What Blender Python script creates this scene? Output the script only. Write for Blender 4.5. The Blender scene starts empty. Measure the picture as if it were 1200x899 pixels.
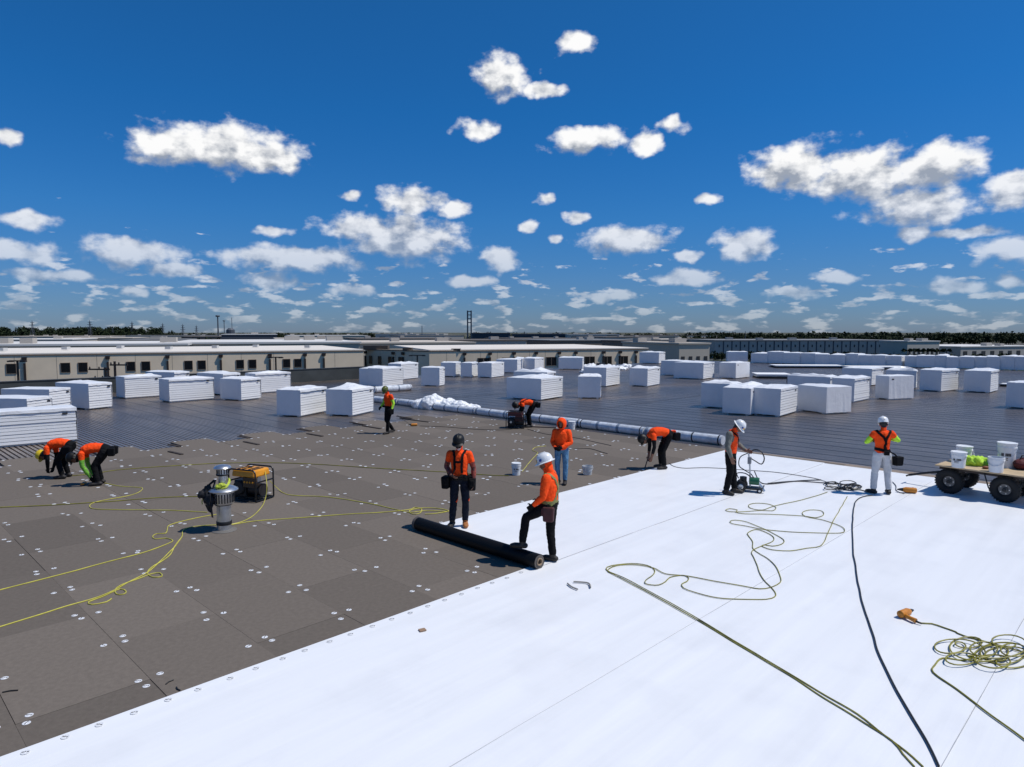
import bpy, bmesh, math, random
import numpy as np
from mathutils import Vector, Matrix, Quaternion, noise as mnoise
from mathutils.bvhtree import BVHTree
random.seed(7)
sc = bpy.context.scene
COL = sc.collection
rad = math.radians

# ------------------------------------------------------------------ camera
CAM_H = 3.75
FPX = 800.0                       # 24 mm on a 36 mm frame
PITCH = math.atan(60.0 / FPX)
cam_d = bpy.data.cameras.new('camera'); cam = bpy.data.objects.new('camera', cam_d); COL.objects.link(cam)
cam.location = (0, 0, CAM_H); cam.rotation_euler = (math.pi / 2 - PITCH, 0, 0)
cam_d.sensor_width = 36; cam_d.lens = 24; cam_d.clip_start = .1; cam_d.clip_end = 40000
sc.camera = cam
sc.view_settings.view_transform = 'Standard'; sc.view_settings.look = 'None'
sc.view_settings.exposure = 0.0; sc.view_settings.gamma = 1; sc.view_settings.use_curve_mapping = False

SUN_EL, SUN_AZ = rad(60), rad(-4)            # azimuth counted from +X towards +Y
def ray(px, py):
    u = (px - 600) / FPX; v = (449.5 - py) / FPX
    return Vector((u, math.cos(PITCH) + v * math.sin(PITCH), -math.sin(PITCH) + v * math.cos(PITCH)))
def G(px, py, z=0.0):
    d = ray(px, py); t = (z - CAM_H) / d.z
    return Vector((d.x * t, d.y * t, z))
def AT(px, py, Y):
    d = ray(px, py); t = Y / d.y
    return Vector((d.x * t, Y, CAM_H + d.z * t))

# ------------------------------------------------------------------ world: sky with fair weather clouds
world = bpy.data.worlds.new('World'); sc.world = world; world.use_nodes = True
def build_world():
    nt = world.node_tree; nt.nodes.clear()
    N = nt.nodes.new; Lk = nt.links.new
    def density_group(full):
      # --- node group: cloud density for a direction given as (azimuth, elevation)
      g = bpy.data.node_groups.new('cloud_density', 'ShaderNodeTree')
      g.interface.new_socket('P', in_out='INPUT', socket_type='NodeSocketVector')
      g.interface.new_socket('D', in_out='OUTPUT', socket_type='NodeSocketFloat'); g.interface.new_socket('Billow', in_out='OUTPUT', socket_type='NodeSocketFloat')
      gi = g.nodes.new('NodeGroupInput'); go = g.nodes.new('NodeGroupOutput'); gn = g.nodes.new; gl = g.links.new
      def vm(op, a, b=None, c=None):
          n = gn('ShaderNodeVectorMath'); n.operation = op
          for i, s in enumerate((a, b, c)):
              if s is None: continue
              if hasattr(s, 'links'): gl(s, n.inputs[i])
              else: n.inputs[i].default_value = s
          return n.outputs['Value'] if op == 'LENGTH' else n.outputs[0]
      def fm(op, a, b=None, c=None, clamp=False):
          n = gn('ShaderNodeMath'); n.operation = op; n.use_clamp = clamp
          for i, s in enumerate((a, b, c)):
              if s is None: continue
              if hasattr(s, 'links'): gl(s, n.inputs[i])
              else: n.inputs[i].default_value = s
          return n.outputs[0]
      def nz(vec, scale, detail, rough=.55, dim='2D'):
          n = gn('ShaderNodeTexNoise'); n.noise_dimensions = dim
          gl(vec, n.inputs['Vector']); n.inputs['Scale'].default_value = scale
          n.inputs['Detail'].default_value = detail; n.inputs['Roughness'].default_value = rough
          return n
      P = gi.outputs[0]
      wn = nz(P, 30, 2)
      Pw = vm('MULTIPLY_ADD', vm('SUBTRACT', wn.outputs['Color'], (.5, .5, .5)), (.026, .013, 0), P)
      # clouds in view: pixel centre and half sizes, turned to directions
      C = [(212,170,62,25),(268,172,66,27),(318,184,42,20),(585,88,34,24),(672,50,20,12),(640,106,26,9),(560,152,24,11),
           (690,165,44,15),(760,168,19,15),(786,147,17,10),(935,197,60,27),(1012,205,68,34),(1098,195,62,28),(1082,243,70,22),
           (1187,222,44,20),(1130,273,52,7),(1075,273,24,9),(1188,293,44,17),(485,235,40,15),(533,246,22,10),(418,267,42,15),
           (482,280,66,24),(735,282,56,16),(678,254,15,8),(640,233,11,7),(830,232,15,7),(620,266,13,6),(649,280,11,6),
           (872,286,38,16),(808,300,16,6),(33,259,36,12),(6,160,22,10),(155,296,58,17),(205,316,42,9),(28,296,44,14),(65,322,55,7),
           (345,303,84,14),(320,328,32,11),(320,270,22,6),(412,228,15,6),(586,305,23,13),(550,330,27,6),(415,340,30,7),(158,343,16,6),
           (805,325,43,9),(712,347,30,6),(930,343,34,7),(980,325,28,7),(1115,336,40,9),(1180,330,26,7)]
      ell = []
      for (x, y, rx, ry) in C:
          d = ray(x, y).normalized(); d1 = ray(x + rx, y).normalized(); d2 = ray(x, y - ry).normalized()
          az, el = math.atan2(d.x, d.y), math.asin(d.z)
          ell.append((az, el, abs(math.atan2(d1.x, d1.y) - az), abs(math.asin(d2.z) - el)))
      rr = random.Random(3)
      for k in range(9):                            # the same kind of clouds all round
          az = rad(55 + k * 30 + rr.uniform(-5, 5)); az = az if az < math.pi else az - 2 * math.pi
          el = rad(rr.uniform(6, 24)); s = .35 + el * 1.5
          ell.append((az, el, rr.uniform(.06, .13) * s, rr.uniform(.02, .04) * s))
      if not full: ell = [e for e in ell if e[2] * e[3] > .0005]
      dm = None
      for (az, el, ra, re) in ell:
          s = (1 / (ra * 1.14), 1 / (re * 1.24), 0)
          L = vm('LENGTH', vm('MULTIPLY_ADD', Pw, s, (-az * s[0], -el * s[1], 0)))
          dm = L if dm is None else fm('MINIMUM', dm, L)
      Ps = vm('MULTIPLY', P, (1.0, 1.5, 1))
      n1 = nz(Ps, 30, 6, .52).outputs[0]
      # low far clouds near the horizon, all round
      sp = gn('ShaderNodeSeparateXYZ'); gl(P, sp.inputs[0]); az, el = sp.outputs[0], sp.outputs[1]
      Pl = vm('MULTIPLY', P, (1, 3.2, 1)); n2 = nz(Pl, 25, 6, .52).outputs[0]
      # falls off upwards
      band = fm('MULTIPLY', fm('SUBTRACT', .19, el), 7.0, clamp=True)
      low = fm('MULTIPLY_ADD', fm('SUBTRACT', n2, .562), 4.6, fm('SUBTRACT', fm('MULTIPLY', band, 1.5), 1.33))
      low = fm('MINIMUM', low, .55)
      D = fm('SUBTRACT', 1.0, dm)
      D = fm('MULTIPLY_ADD', fm('SUBTRACT', n1, .485), 1.35, D)
      D = fm('MAXIMUM', D, low)
      gl(D, go.inputs[0]); gl(n1, go.inputs[1])
      return g
    # --- main tree
    def W(op, a, b=None, c=None, clamp=False):
        n = N('ShaderNodeMath'); n.operation = op; n.use_clamp = clamp
        for i, s in enumerate((a, b, c)):
            if s is None: continue
            if hasattr(s, 'links'): Lk(s, n.inputs[i])
            else: n.inputs[i].default_value = s
        return n.outputs[0]
    tc = N('ShaderNodeTexCoord'); sx = N('ShaderNodeSeparateXYZ'); Lk(tc.outputs['Generated'], sx.inputs[0])
    azn = W('ARCTAN2', sx.outputs[0], sx.outputs[1]); eln = W('ARCSINE', sx.outputs[2])
    cb = N('ShaderNodeCombineXYZ'); Lk(azn, cb.inputs[0]); Lk(eln, cb.inputs[1])
    G1 = N('ShaderNodeGroup'); G1.node_tree = density_group(True); Lk(cb.outputs[0], G1.inputs[0])
    ad = N('ShaderNodeVectorMath'); ad.operation = 'ADD'; Lk(cb.outputs[0], ad.inputs[0]); ad.inputs[1].default_value = (.008, .024, 0)
    G2 = N('ShaderNodeGroup'); G2.node_tree = density_group(False); Lk(ad.outputs[0], G2.inputs[0])
    def ss(v, lo, hi, a=0., b=1.):
        n = N('ShaderNodeMapRange'); n.interpolation_type = 'SMOOTHSTEP'; Lk(v, n.inputs[0])
        for i, q in enumerate((lo, hi, a, b)): n.inputs[1 + i].default_value = q
        return n.outputs[0]
    alpha = ss(G1.outputs[0], -.03, .55)
    selfsh = ss(W('SUBTRACT', G2.outputs[0], W('MULTIPLY', G1.outputs[0], .45)), -.38, .62)   # more cloud towards the sun: greyer
    relief = W('MULTIPLY', W('SUBTRACT', G2.outputs[1], G1.outputs[1]), 1.6)
    selfsh = W('ADD', W('MULTIPLY', selfsh, .80), W('ADD', relief, .10), clamp=True)
    cm = N('ShaderNodeMix'); cm.data_type = 'RGBA'; Lk(selfsh, cm.inputs['Factor'])
    cm.inputs['A'].default_value = (.98, .98, .98, 1); cm.inputs['B'].default_value = (.34, .38, .45, 1)
    # far clouds take on the colour of the air in front of them
    sky = N('ShaderNodeTexSky'); sky.sky_type = 'NISHITA'; sky.sun_disc = False
    sky.sun_elevation = SUN_EL; sky.sun_rotation = math.pi / 2 - SUN_AZ
    sky.altitude = 100; sky.air_density = 1.0; sky.dust_density = .15; sky.ozone_density = 2.0
    tint = N('ShaderNodeMix'); tint.data_type = 'RGBA'; tint.blend_type = 'MULTIPLY'; tint.inputs['Factor'].default_value = 1
    Lk(sky.outputs[0], tint.inputs['A']); tint.inputs['B'].default_value = SKY_TINT
    hs = N('ShaderNodeHueSaturation'); hs.inputs['Saturation'].default_value = 1.16; Lk(tint.outputs['Result'], hs.inputs['Color'])
    # hazier, greyer air low down, the same all round
    hz = N('ShaderNodeValToRGB'); Lk(W('MULTIPLY', eln, 1.0, clamp=True), hz.inputs[0]); ce = hz.color_ramp.elements
    ce[0].position = 0.; ce[0].color = (.42, .52, .78, 1); ce[1].position = .60; ce[1].color = (.49, 1.08, 1.10, 1)
    for ps, c in ((.07, (.42, .64, .90, 1)), (.16, (.37, .80, 1.02, 1)), (.30, (.30, .90, 1.08, 1))): e_ = ce.new(ps); e_.color = c
    hm = N('ShaderNodeVectorMath'); hm.operation = 'MULTIPLY'; Lk(hs.outputs[0], hm.inputs[0]); Lk(hz.outputs[0], hm.inputs[1])
    sb = N('ShaderNodeVectorMath'); sb.operation = 'SCALE'; Lk(hm.outputs[0], sb.inputs[0]); sb.inputs['Scale'].default_value = SKY_STRENGTH
    air = ss(eln, -.02, .24, .74, 0.)
    ca = N('ShaderNodeMix'); ca.data_type = 'RGBA'; Lk(air, ca.inputs['Factor']); Lk(cm.outputs['Result'], ca.inputs['A']); Lk(sb.outputs[0], ca.inputs['B'])
    fin = N('ShaderNodeMix'); fin.data_type = 'RGBA'; Lk(alpha, fin.inputs['Factor']); Lk(sb.outputs[0], fin.inputs['A']); Lk(ca.outputs['Result'], fin.inputs['B'])
    un = N('ShaderNodeVectorMath'); un.operation = 'SCALE'; Lk(fin.outputs['Result'], un.inputs[0]); un.inputs['Scale'].default_value = 1 / SKY_STRENGTH
    bg = N('ShaderNodeBackground'); Lk(un.outputs[0], bg.inputs[0]); bg.inputs[1].default_value = SKY_STRENGTH
    out = N('ShaderNodeOutputWorld'); Lk(bg.outputs[0], out.inputs[0])
SKY_STRENGTH = .075
SKY_TINT = (.74, .88, 1.13, 1)
build_world()
world.cycles.sampling_method = 'NONE'
sc.cycles.max_bounces = 6; sc.cycles.diffuse_bounces = 2; sc.cycles.glossy_bounces = 3

sun_d = bpy.data.lights.new('sun', 'SUN'); sun = bpy.data.objects.new('sun', sun_d); COL.objects.link(sun)
sun_d.energy = 3.8; sun_d.angle = rad(.53); sun_d.color = (1, .965, .91)
sdir = Vector((math.cos(SUN_EL) * math.cos(SUN_AZ), math.cos(SUN_EL) * math.sin(SUN_AZ), math.sin(SUN_EL)))
sun.rotation_euler = sdir.to_track_quat('Z', 'Y').to_euler(); sun.location = (30, 5, 60)

# ------------------------------------------------------------------ helpers
class MB:
    def __init__(s): s.v = []; s.f = []; s.m = []
    def add(s, vs, fs, mi=0, M=None):
        o = len(s.v)
        s.v += [tuple(M @ Vector(p)) for p in vs] if M is not None else [tuple(p) for p in vs]
        s.f += [tuple(i + o for i in f) for f in fs]; s.m += [mi] * len(fs)
        return s
    def box(s, c, d, mi=0, M=None, top=1.0):
        x, y, z = d[0] / 2, d[1] / 2, d[2] / 2; t = top
        vs = [(-x,-y,-z),(x,-y,-z),(x,y,-z),(-x,y,-z),(-x*t,-y*t,z),(x*t,-y*t,z),(x*t,y*t,z),(-x*t,y*t,z)]
        vs = [(a + c[0], b + c[1], e + c[2]) for a, b, e in vs]
        return s.add(vs, [(0,3,2,1),(4,5,6,7),(0,1,5,4),(1,2,6,5),(2,3,7,6),(3,0,4,7)], mi, M)
    def tube(s, pts, r, n=8, mi=0, M=None, cap=True, closed=False):
        P = [Vector(p) for p in pts]; k = len(P)
        R = r if isinstance(r, (list, tuple)) else [r] * k
        vs = []; fs = []; up = None
        for i in range(k):
            a = P[(i - 1) % k] if (closed or i > 0) else P[i]; b = P[(i + 1) % k] if (closed or i < k - 1) else P[i]
            t = (b - a); t = t.normalized() if t.length > 1e-9 else Vector((0, 0, 1))
            if up is None:
                up = Vector((0, 0, 1)) if abs(t.z) < .9 else Vector((1, 0, 0))
            u = up - t * up.dot(t)
            if u.length < 1e-5: u = t.orthogonal()
            u.normalize(); w = t.cross(u); up = u
            for j in range(n):
                q = 2 * math.pi * j / n
                vs.append(P[i] + (u * math.cos(q) + w * math.sin(q)) * R[i])
        for i in range(k if closed else k - 1):
            for j in range(n):
                a = i * n + j; b = i * n + (j + 1) % n; c = ((i + 1) % k) * n + (j + 1) % n; d = ((i + 1) % k) * n + j
                fs.append((a, b, c, d))
        if cap and not closed:
            fs.append(tuple(range(n))[::-1]); fs.append(tuple((k - 1) * n + j for j in range(n)))
        return s.add(vs, fs, mi, M)
    def lathe(s, prof, n=20, c=(0, 0, 0), mi=0, M=None, capb=True, capt=True, sx=1, sy=1):
        vs = []; fs = []
        for (r, z) in prof:
            for j in range(n):
                q = 2 * math.pi * j / n; vs.append((c[0] + r * sx * math.cos(q), c[1] + r * sy * math.sin(q), c[2] + z))
        for i in range(len(prof) - 1):
            for j in range(n):
                fs.append((i*n+j, i*n+(j+1)%n, (i+1)*n+(j+1)%n, (i+1)*n+j))
        if capb: fs.append(tuple(range(n))[::-1])
        if capt: fs.append(tuple((len(prof)-1)*n + j for j in range(n)))
        return s.add(vs, fs, mi, M)
    def ball(s, c, r, n=12, k=8, mi=0, M=None):
        r = r if isinstance(r, (list, tuple)) else (r, r, r)
        vs = [(c[0], c[1], c[2] - r[2])]; fs = []
        for i in range(1, k):
            a = -math.pi/2 + math.pi * i / k
            for j in range(n):
                q = 2*math.pi*j/n; vs.append((c[0]+r[0]*math.cos(a)*math.cos(q), c[1]+r[1]*math.cos(a)*math.sin(q), c[2]+r[2]*math.sin(a)))
        vs.append((c[0], c[1], c[2] + r[2])); T = len(vs) - 1
        for j in range(n):
            fs.append((0, 1+(j+1)%n, 1+j)); fs.append((T, 1+(k-2)*n+j, 1+(k-2)*n+(j+1)%n))
        for i in range(k-2):
            for j in range(n):
                fs.append((1+i*n+j, 1+i*n+(j+1)%n, 1+(i+1)*n+(j+1)%n, 1+(i+1)*n+j))
        return s.add(vs, fs, mi, M)
    def mesh(s, name, mats, smooth=False):
        me = bpy.data.meshes.new(name); me.from_pydata(s.v, [], s.f)
        for m in (mats if isinstance(mats, (list, tuple)) else [mats]): me.materials.append(m)
        me.polygons.foreach_set('material_index', s.m)
        me.polygons.foreach_set('use_smooth', [smooth] * len(s.f))
        me.update(); return me
    def build(s, name, mats, parent=None, loc=None, rotz=None, smooth=False, bevel=0):
        o = bpy.data.objects.new(name, s.mesh(name, mats, smooth)); COL.objects.link(o)
        if parent is not None: o.parent = parent
        if loc is not None: o.location = loc
        if rotz is not None: o.rotation_euler = (0, 0, rotz)
        if bevel:
            b = o.modifiers.new('bevel', 'BEVEL'); b.width = bevel; b.segments = 2; b.limit_method = 'ANGLE'; b.angle_limit = rad(40)
        if smooth:
            try: o.data.set_sharp_from_angle(angle=rad(42))
            except Exception: pass
        return o
def link(name, me, parent=None, loc=None, rotz=None):
    o = bpy.data.objects.new(name, me); COL.objects.link(o)
    if parent is not None: o.parent = parent
    if loc is not None: o.location = loc
    if rotz is not None: o.rotation_euler = (0, 0, rotz)
    return o
def tag(o, label, cat, group=None):
    o['label'] = label; o['category'] = cat
    if group: o['group'] = group
    return o
def struct(o, kind='structure'): o['kind'] = kind; return o
def empty(name, loc=(0, 0, 0), rotz=0):
    o = bpy.data.objects.new(name, None); COL.objects.link(o); o.location = loc; o.rotation_euler = (0, 0, rotz); o.empty_display_size = .2
    return o
def spline(pts, step=.06, closed=False):
    P = [Vector(p) for p in pts]; out = []; n = len(P)
    for i in range(n if closed else n - 1):
        p0 = P[(i-1) % n] if closed else P[max(i-1, 0)]; p1 = P[i]; p2 = P[(i+1) % n]; p3 = P[(i+2) % n] if closed else P[min(i+2, n-1)]
        k = max(2, int((p2 - p1).length / step))
        for j in range(k):
            t = j / k
            out.append(.5 * ((2*p1) + (p2-p0)*t + (2*p0-5*p1+4*p2-p3)*t*t + (3*p1-p0-3*p2+p3)*t**3))
    if not closed: out.append(P[-1])
    return out

# ------------------------------------------------------------------ materials
_M = {}
def mat(name, col, rough=.6, metal=0., var=0., vscale=6., bump=0., bscale=30., spec=None, col2=None, objvar=0., coat=0., detail=5, aniso=None, trans=0):
    """procedural principled material: base colour with noise variation, per-object tone and fine bump"""
    if name in _M: return _M[name]
    m = bpy.data.materials.new(name); m.use_nodes = True; nt = m.node_tree; b = nt.nodes['Principled BSDF']; L = nt.links.new; N = nt.nodes.new
    b.inputs['Base Color'].default_value = (*col, 1); b.inputs['Roughness'].default_value = rough; b.inputs['Metallic'].default_value = metal
    if spec is not None: b.inputs['Specular IOR Level'].default_value = spec
    if coat: b.inputs['Coat Weight'].default_value = coat; b.inputs['Coat Roughness'].default_value = .15
    if trans: b.inputs['Transmission Weight'].default_value = trans
    tc = N('ShaderNodeTexCoord'); vec = tc.outputs['Object']
    if aniso:
        mp = N('ShaderNodeMapping'); mp.inputs['Scale'].default_value = aniso; L(vec, mp.inputs[0]); vec = mp.outputs[0]
    cur = None
    if var or col2:
        n = N('ShaderNodeTexNoise'); L(vec, n.inputs['Vector']); n.inputs['Scale'].default_value = vscale; n.inputs['Detail'].default_value = detail; n.inputs['Roughness'].default_value = .62
        mr = N('ShaderNodeMapRange'); L(n.outputs[0], mr.inputs[0]); mr.inputs[1].default_value = .3; mr.inputs[2].default_value = .7
        mx = N('ShaderNodeMix'); mx.data_type = 'RGBA'; L(mr.outputs[0], mx.inputs['Factor'])
        c2 = col2 if col2 else col
        mx.inputs['A'].default_value = (*[c * (1 - var) for c in col], 1); mx.inputs['B'].default_value = (*[min(1, c * (1 + var)) for c in c2], 1)
        cur = mx.outputs['Result']
    if objvar:
        oi = N('ShaderNodeObjectInfo'); mr = N('ShaderNodeMapRange'); L(oi.outputs['Random'], mr.inputs[0]); mr.inputs[3].default_value = 1 - objvar; mr.inputs[4].default_value = 1 + objvar
        ml = N('ShaderNodeVectorMath'); ml.operation = 'SCALE'; L(mr.outputs[0], ml.inputs['Scale'])
        if cur is not None: L(cur, ml.inputs[0])
        else: ml.inputs[0].default_value = col
        cur = ml.outputs[0]
    if cur is not None: L(cur, b.inputs['Base Color'])
    if bump:
        n = N('ShaderNodeTexNoise'); L(vec, n.inputs['Vector']); n.inputs['Scale'].default_value = bscale; n.inputs['Detail'].default_value = 4
        bp = N('ShaderNodeBump'); bp.inputs['Strength'].default_value = 1; bp.inputs['Distance'].default_value = bump; L(n.outputs[0], bp.inputs['Height']); L(bp.outputs[0], b.inputs['Normal'])
    _M[name] = m; return m
black_rubber = mat('black_rubber', (.012, .012, .013), .55, var=.2)
black_cloth = mat('black_cloth', (.014, .014, .017), .85, var=.3, vscale=14, bump=.004, bscale=40)
white_plastic = mat('white_plastic', (.74, .75, .76), .42, var=.04)
dark_mark = mat('dark_print', (.03, .03, .035), .6)
galv = mat('galvanised_steel', (.62, .64, .66), .33, .9, var=.15, vscale=8)
brown_metal = mat('brown_painted_metal', (.035, .022, .017), .5, .2)
dark_glass = mat('dark_window_glass', (.008, .008, .010), .12, spec=.5)
yellow_cord = mat('yellow_cord', (.52, .47, .07), .5, var=.3, vscale=3)
dark_cord = mat('olive_cord', (.22, .20, .02), .5, var=.5, vscale=3)
black_cord = mat('black_cord', (.012, .012, .012), .45)
# ------------------------------------------------------------------ the roof (local x = a, local y = b)
TH = math.atan2(800, 785)
ROOF_ROT = TH - math.pi / 2
E1 = Vector((math.cos(ROOF_ROT), math.sin(ROOF_ROT), 0)); E2 = Vector((-math.sin(ROOF_ROT), math.cos(ROOF_ROT), 0))
def AB(a, b, z=0.): return E1 * a + E2 * b + Vector((0, 0, z))
def toAB(p): return p.dot(E1), p.dot(E2)
DECK_Z = -.06
GROUND_Z = -9.0
def Gd(px, py): return G(px, py, DECK_Z)

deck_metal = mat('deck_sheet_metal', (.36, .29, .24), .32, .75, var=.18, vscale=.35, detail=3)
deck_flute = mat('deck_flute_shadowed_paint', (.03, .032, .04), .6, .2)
lap_metal = mat('deck_lap_metal', (.30, .31, .34), .38, .6, var=.15, vscale=.8)
tilt_wall = mat('tan_tilt_wall', (.74, .60, .43), .85, var=.07, vscale=.4)
m = MB(); pitch = .1524; A0, A1 = -48.0, 46.0; b = -12.0
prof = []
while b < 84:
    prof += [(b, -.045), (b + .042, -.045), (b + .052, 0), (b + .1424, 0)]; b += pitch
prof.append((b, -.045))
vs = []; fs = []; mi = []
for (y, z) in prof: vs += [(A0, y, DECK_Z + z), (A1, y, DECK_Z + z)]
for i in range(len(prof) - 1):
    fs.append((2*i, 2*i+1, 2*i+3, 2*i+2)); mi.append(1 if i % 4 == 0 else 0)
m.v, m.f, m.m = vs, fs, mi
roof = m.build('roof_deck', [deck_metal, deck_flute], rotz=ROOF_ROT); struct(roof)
m = MB(); k = 0; y = -12 + .092
while y < 83.5:
    m.box((-1, y, DECK_Z + .003), (94, .016, .006)); y += .1524 * 6
m.build('side_laps', lap_metal, roof)
m = MB()
for a in (-39.5, -30.2, -20.6, -1.5, 8.0, 17.5, 27.0, 36.5):
    m.box((a, 52, DECK_Z + .0015), (.05, 63, .003))
m.build('end_laps', mat('dark_lap_sealant', (.02, .02, .024), .7), roof)
m = MB(); m.box((-1, 36, (DECK_Z - .05 + GROUND_Z) / 2), (94, 96, -(GROUND_Z - DECK_Z + .05)), 0); m.build('building_walls', tilt_wall, roof)
# low parapet on the far left edge
pg = empty('parapet_wall', AB(-48.15, 10), ROOF_ROT); tag(pg, 'low dark grey metal parapet along the edge of the roof', 'parapet')
m = MB(); m.box((0, 0, .42), (.24, 43.6, .96)); m.build('wall', mat('weathered_grey_panel', (.04, .046, .046), .7, .1, var=.35, vscale=.7), pg)
m = MB(); m.box((0, 0, .925), (.32, 43.7, .04)); m.build('coping', mat('grey_coping', (.07, .075, .075), .5, .4), pg)

# cover boards
board_mat = mat('grey_cover_board', (.145, .122, .101), .9, var=.11, vscale=16, objvar=.14, bump=.0015, bscale=60, detail=8, spec=.2)
def board_mesh(la, lb):
    mm = MB(); mm.box((0, 0, -.029), (la, lb, .058)); me = mm.mesh('cover_board', board_mat); return me
bm_full = board_mesh(2.397, 1.197)
plates = []
rowb = 2.35 - 6 * 1.2; row = 0; nb = 0
rnd = random.Random(11)
while rowb < 19.4:
    start = -23.45 if row % 2 == 0 else -24.6
    if rowb < 4.0: start += 0.0
    a = start
    while a < -7.2:
        o = link('cover_board', bm_full, roof, (a + 1.2 + rnd.uniform(-.004, .004), rowb + .6 + rnd.uniform(-.003, .003), rnd.uniform(-.002, .001)), rnd.uniform(-.001, .001)); nb += 1
        for (fa, fb) in ((.10, .12), (.10, 1.08), (1.2, .12), (1.2, 1.08), (2.3, .12), (2.3, 1.08)):
            plates.append((a + fa + rnd.uniform(-.06, .06), rowb + fb + rnd.uniform(-.05, .05)))
        a += 2.4
    rowb += 1.2; row += 1
m = MB(); m.box((.9, 5.2, -.032), (15.9, 30.6, .058)); ins = m.build('insulation_bed', mat('tan_cover_board', (.24, .19, .15), .9, var=.15, vscale=4), roof)
m = MB(); m.box((-8.7, 20.36, -.032), (3.4, .30, .056)); m.build('insulation_edge', _M['tan_cover_board'], roof)

# white membrane sheets
tpo = bpy.data.materials.new('white_roof_membrane'); tpo.use_nodes = True
def _tpo():
    nt = tpo.node_tree; bs = nt.nodes['Principled BSDF']; N = nt.nodes.new; L = nt.links.new
    tc = N('ShaderNodeTexCoord'); mp = N('ShaderNodeMapping'); mp.inputs['Scale'].default_value = (2.4, .16, 1); L(tc.outputs['Object'], mp.inputs[0])
    n = N('ShaderNodeTexNoise'); n.inputs['Scale'].default_value = 1.6; n.inputs['Detail'].default_value = 5; L(mp.outputs[0], n.inputs['Vector'])
    n2 = N('ShaderNodeTexNoise'); n2.inputs['Scale'].default_value = 1.1; n2.inputs['Detail'].default_value = 7; L(tc.outputs['Object'], n2.inputs['Vector'])
    mx = N('ShaderNodeMix'); mx.data_type = 'RGBA'; mr = N('ShaderNodeMapRange'); mr.inputs[1].default_value = .35; mr.inputs[2].default_value = .7; L(n.outputs[0], mr.inputs[0]); L(mr.outputs[0], mx.inputs['Factor'])
    mx.inputs['A'].default_value = (.765, .77, .78, 1); mx.inputs['B'].default_value = (.81, .815, .825, 1)
    m2 = N('ShaderNodeMix'); m2.data_type = 'RGBA'; m2.blend_type = 'MULTIPLY'; mr2 = N('ShaderNodeMapRange'); mr2.inputs[1].default_value = .50; mr2.inputs[2].default_value = .78; mr2.inputs[4].default_value = .5
    L(n2.outputs[0], mr2.inputs[0]); L(mr2.outputs[0], m2.inputs['Factor']); L(mx.outputs['Result'], m2.inputs['A']); m2.inputs['B'].default_value = (.84, .845, .86, 1)
    L(m2.outputs['Result'], bs.inputs['Base Color'])
    bs.inputs['Roughness'].default_value = .45; bs.inputs['Specular IOR Level'].default_value = .35
    bp = N('ShaderNodeBump'); bp.inputs['Distance'].default_value = .015; bp.inputs['Strength'].default_value = .7; L(n.outputs[0], bp.inputs['Height']); L(bp.outputs[0], bs.inputs['Normal'])
_tpo()
seam_shade_mat = mat('seam_shadow_grey', (.40, .41, .43), .7)  # grey bead added so the thin shadow line of each lap shows
def sheet(a0, a1, b0, b1, z, seed):
    me = bpy.data.meshes.new('membrane_sheet'); na = 14; nb_ = int((b1 - b0) / .22); vs = []; fs = []
    for j in range(nb_ + 1):
        for i in range(na + 1):
            a = a0 + (a1 - a0) * i / na; b = b0 + (b1 - b0) * j / nb_
            h = mnoise.fractal(Vector((a * 1.1 + seed * 7, b * .35, seed)), 1, 2, 3) * .0035
            if i in (0, na): a += mnoise.noise(Vector((b * .5, seed, 0))) * .012; h *= .3
            vs.append((a, b, z + max(-.002, h)))
    k = na + 1
    for j in range(nb_):
        for i in range(na): fs.append((j*k+i, j*k+i+1, (j+1)*k+i+1, (j+1)*k+i))
    me.from_pydata(vs, [], fs); me.materials.append(tpo); me.polygons.foreach_set('use_smooth', [True] * len(fs))
    o = link('membrane_sheet', me, roof)
    s = o.modifiers.new('thick', 'SOLIDIFY'); s.thickness = .003; s.offset = -1
    es = o.modifiers.new('split', 'EDGE_SPLIT'); es.split_angle = rad(35)
    return o
sheet(-7.28, -4.20, -8, 20.08, .008, 1); sheet(-4.32, -1.30, -8, 20.10, .0115, 2); sheet(-1.42, 1.60, -8, 20.06, .008, 3); sheet(1.48, 4.6, -8, 20.1, .0115, 4); sheet(4.5, 7.6, -8, 20.1, .008, 5)
sheetB = sheet(-10.22, -7.16, 7.92, 20.12, .0125, 6)
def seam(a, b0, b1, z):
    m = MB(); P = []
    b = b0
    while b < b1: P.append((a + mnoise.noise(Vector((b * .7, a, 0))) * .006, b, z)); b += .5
    m.tube(P, .0042, 5); m.build('seam', seam_shade_mat, roof)
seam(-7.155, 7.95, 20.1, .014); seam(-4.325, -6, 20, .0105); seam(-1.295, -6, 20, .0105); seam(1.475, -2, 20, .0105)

# fastener plates
plate_w = mat('zinc_plate', (.80, .80, .80), .4, .15)
pm = MB()
pm.lathe([(.037, 0), (.037, .0022), (.031, .0042), (.027, .0024), (.012, .0024), (.010, .005), (.001, .006)], 14, capt=False)
pm.box((-.020, .004, .0040), (.018, .008, .003), 1); pm.box((.020, -.004, .0040), (.018, .008, .003), 1); pm.box((0, 0, .0060), (.010, .010, .003), 1)
plate_me = pm.mesh('fastener_plate', [plate_w, dark_mark])
pl2 = MB(); pl2.lathe([(.044, 0), (.044, .003), (.001, .006)], 7, capt=False)
edge_plates = [(-7.19 + rnd.uniform(-.012, .012), .2 + i * .305 + rnd.uniform(-.02, .02)) for i in range(25)]
camAB = (0, 0)
vis = [p for p in plates if not (p[0] > -7.33 or (p[0] > -10.27 and p[1] > 7.6))]
vis.sort(key=lambda p: math.hypot(*p))
for i, (a, b) in enumerate(vis[:270]):
    link('fastener_plate', plate_me, roof, (a, b, .0015), rnd.uniform(0, 6.28))
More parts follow.
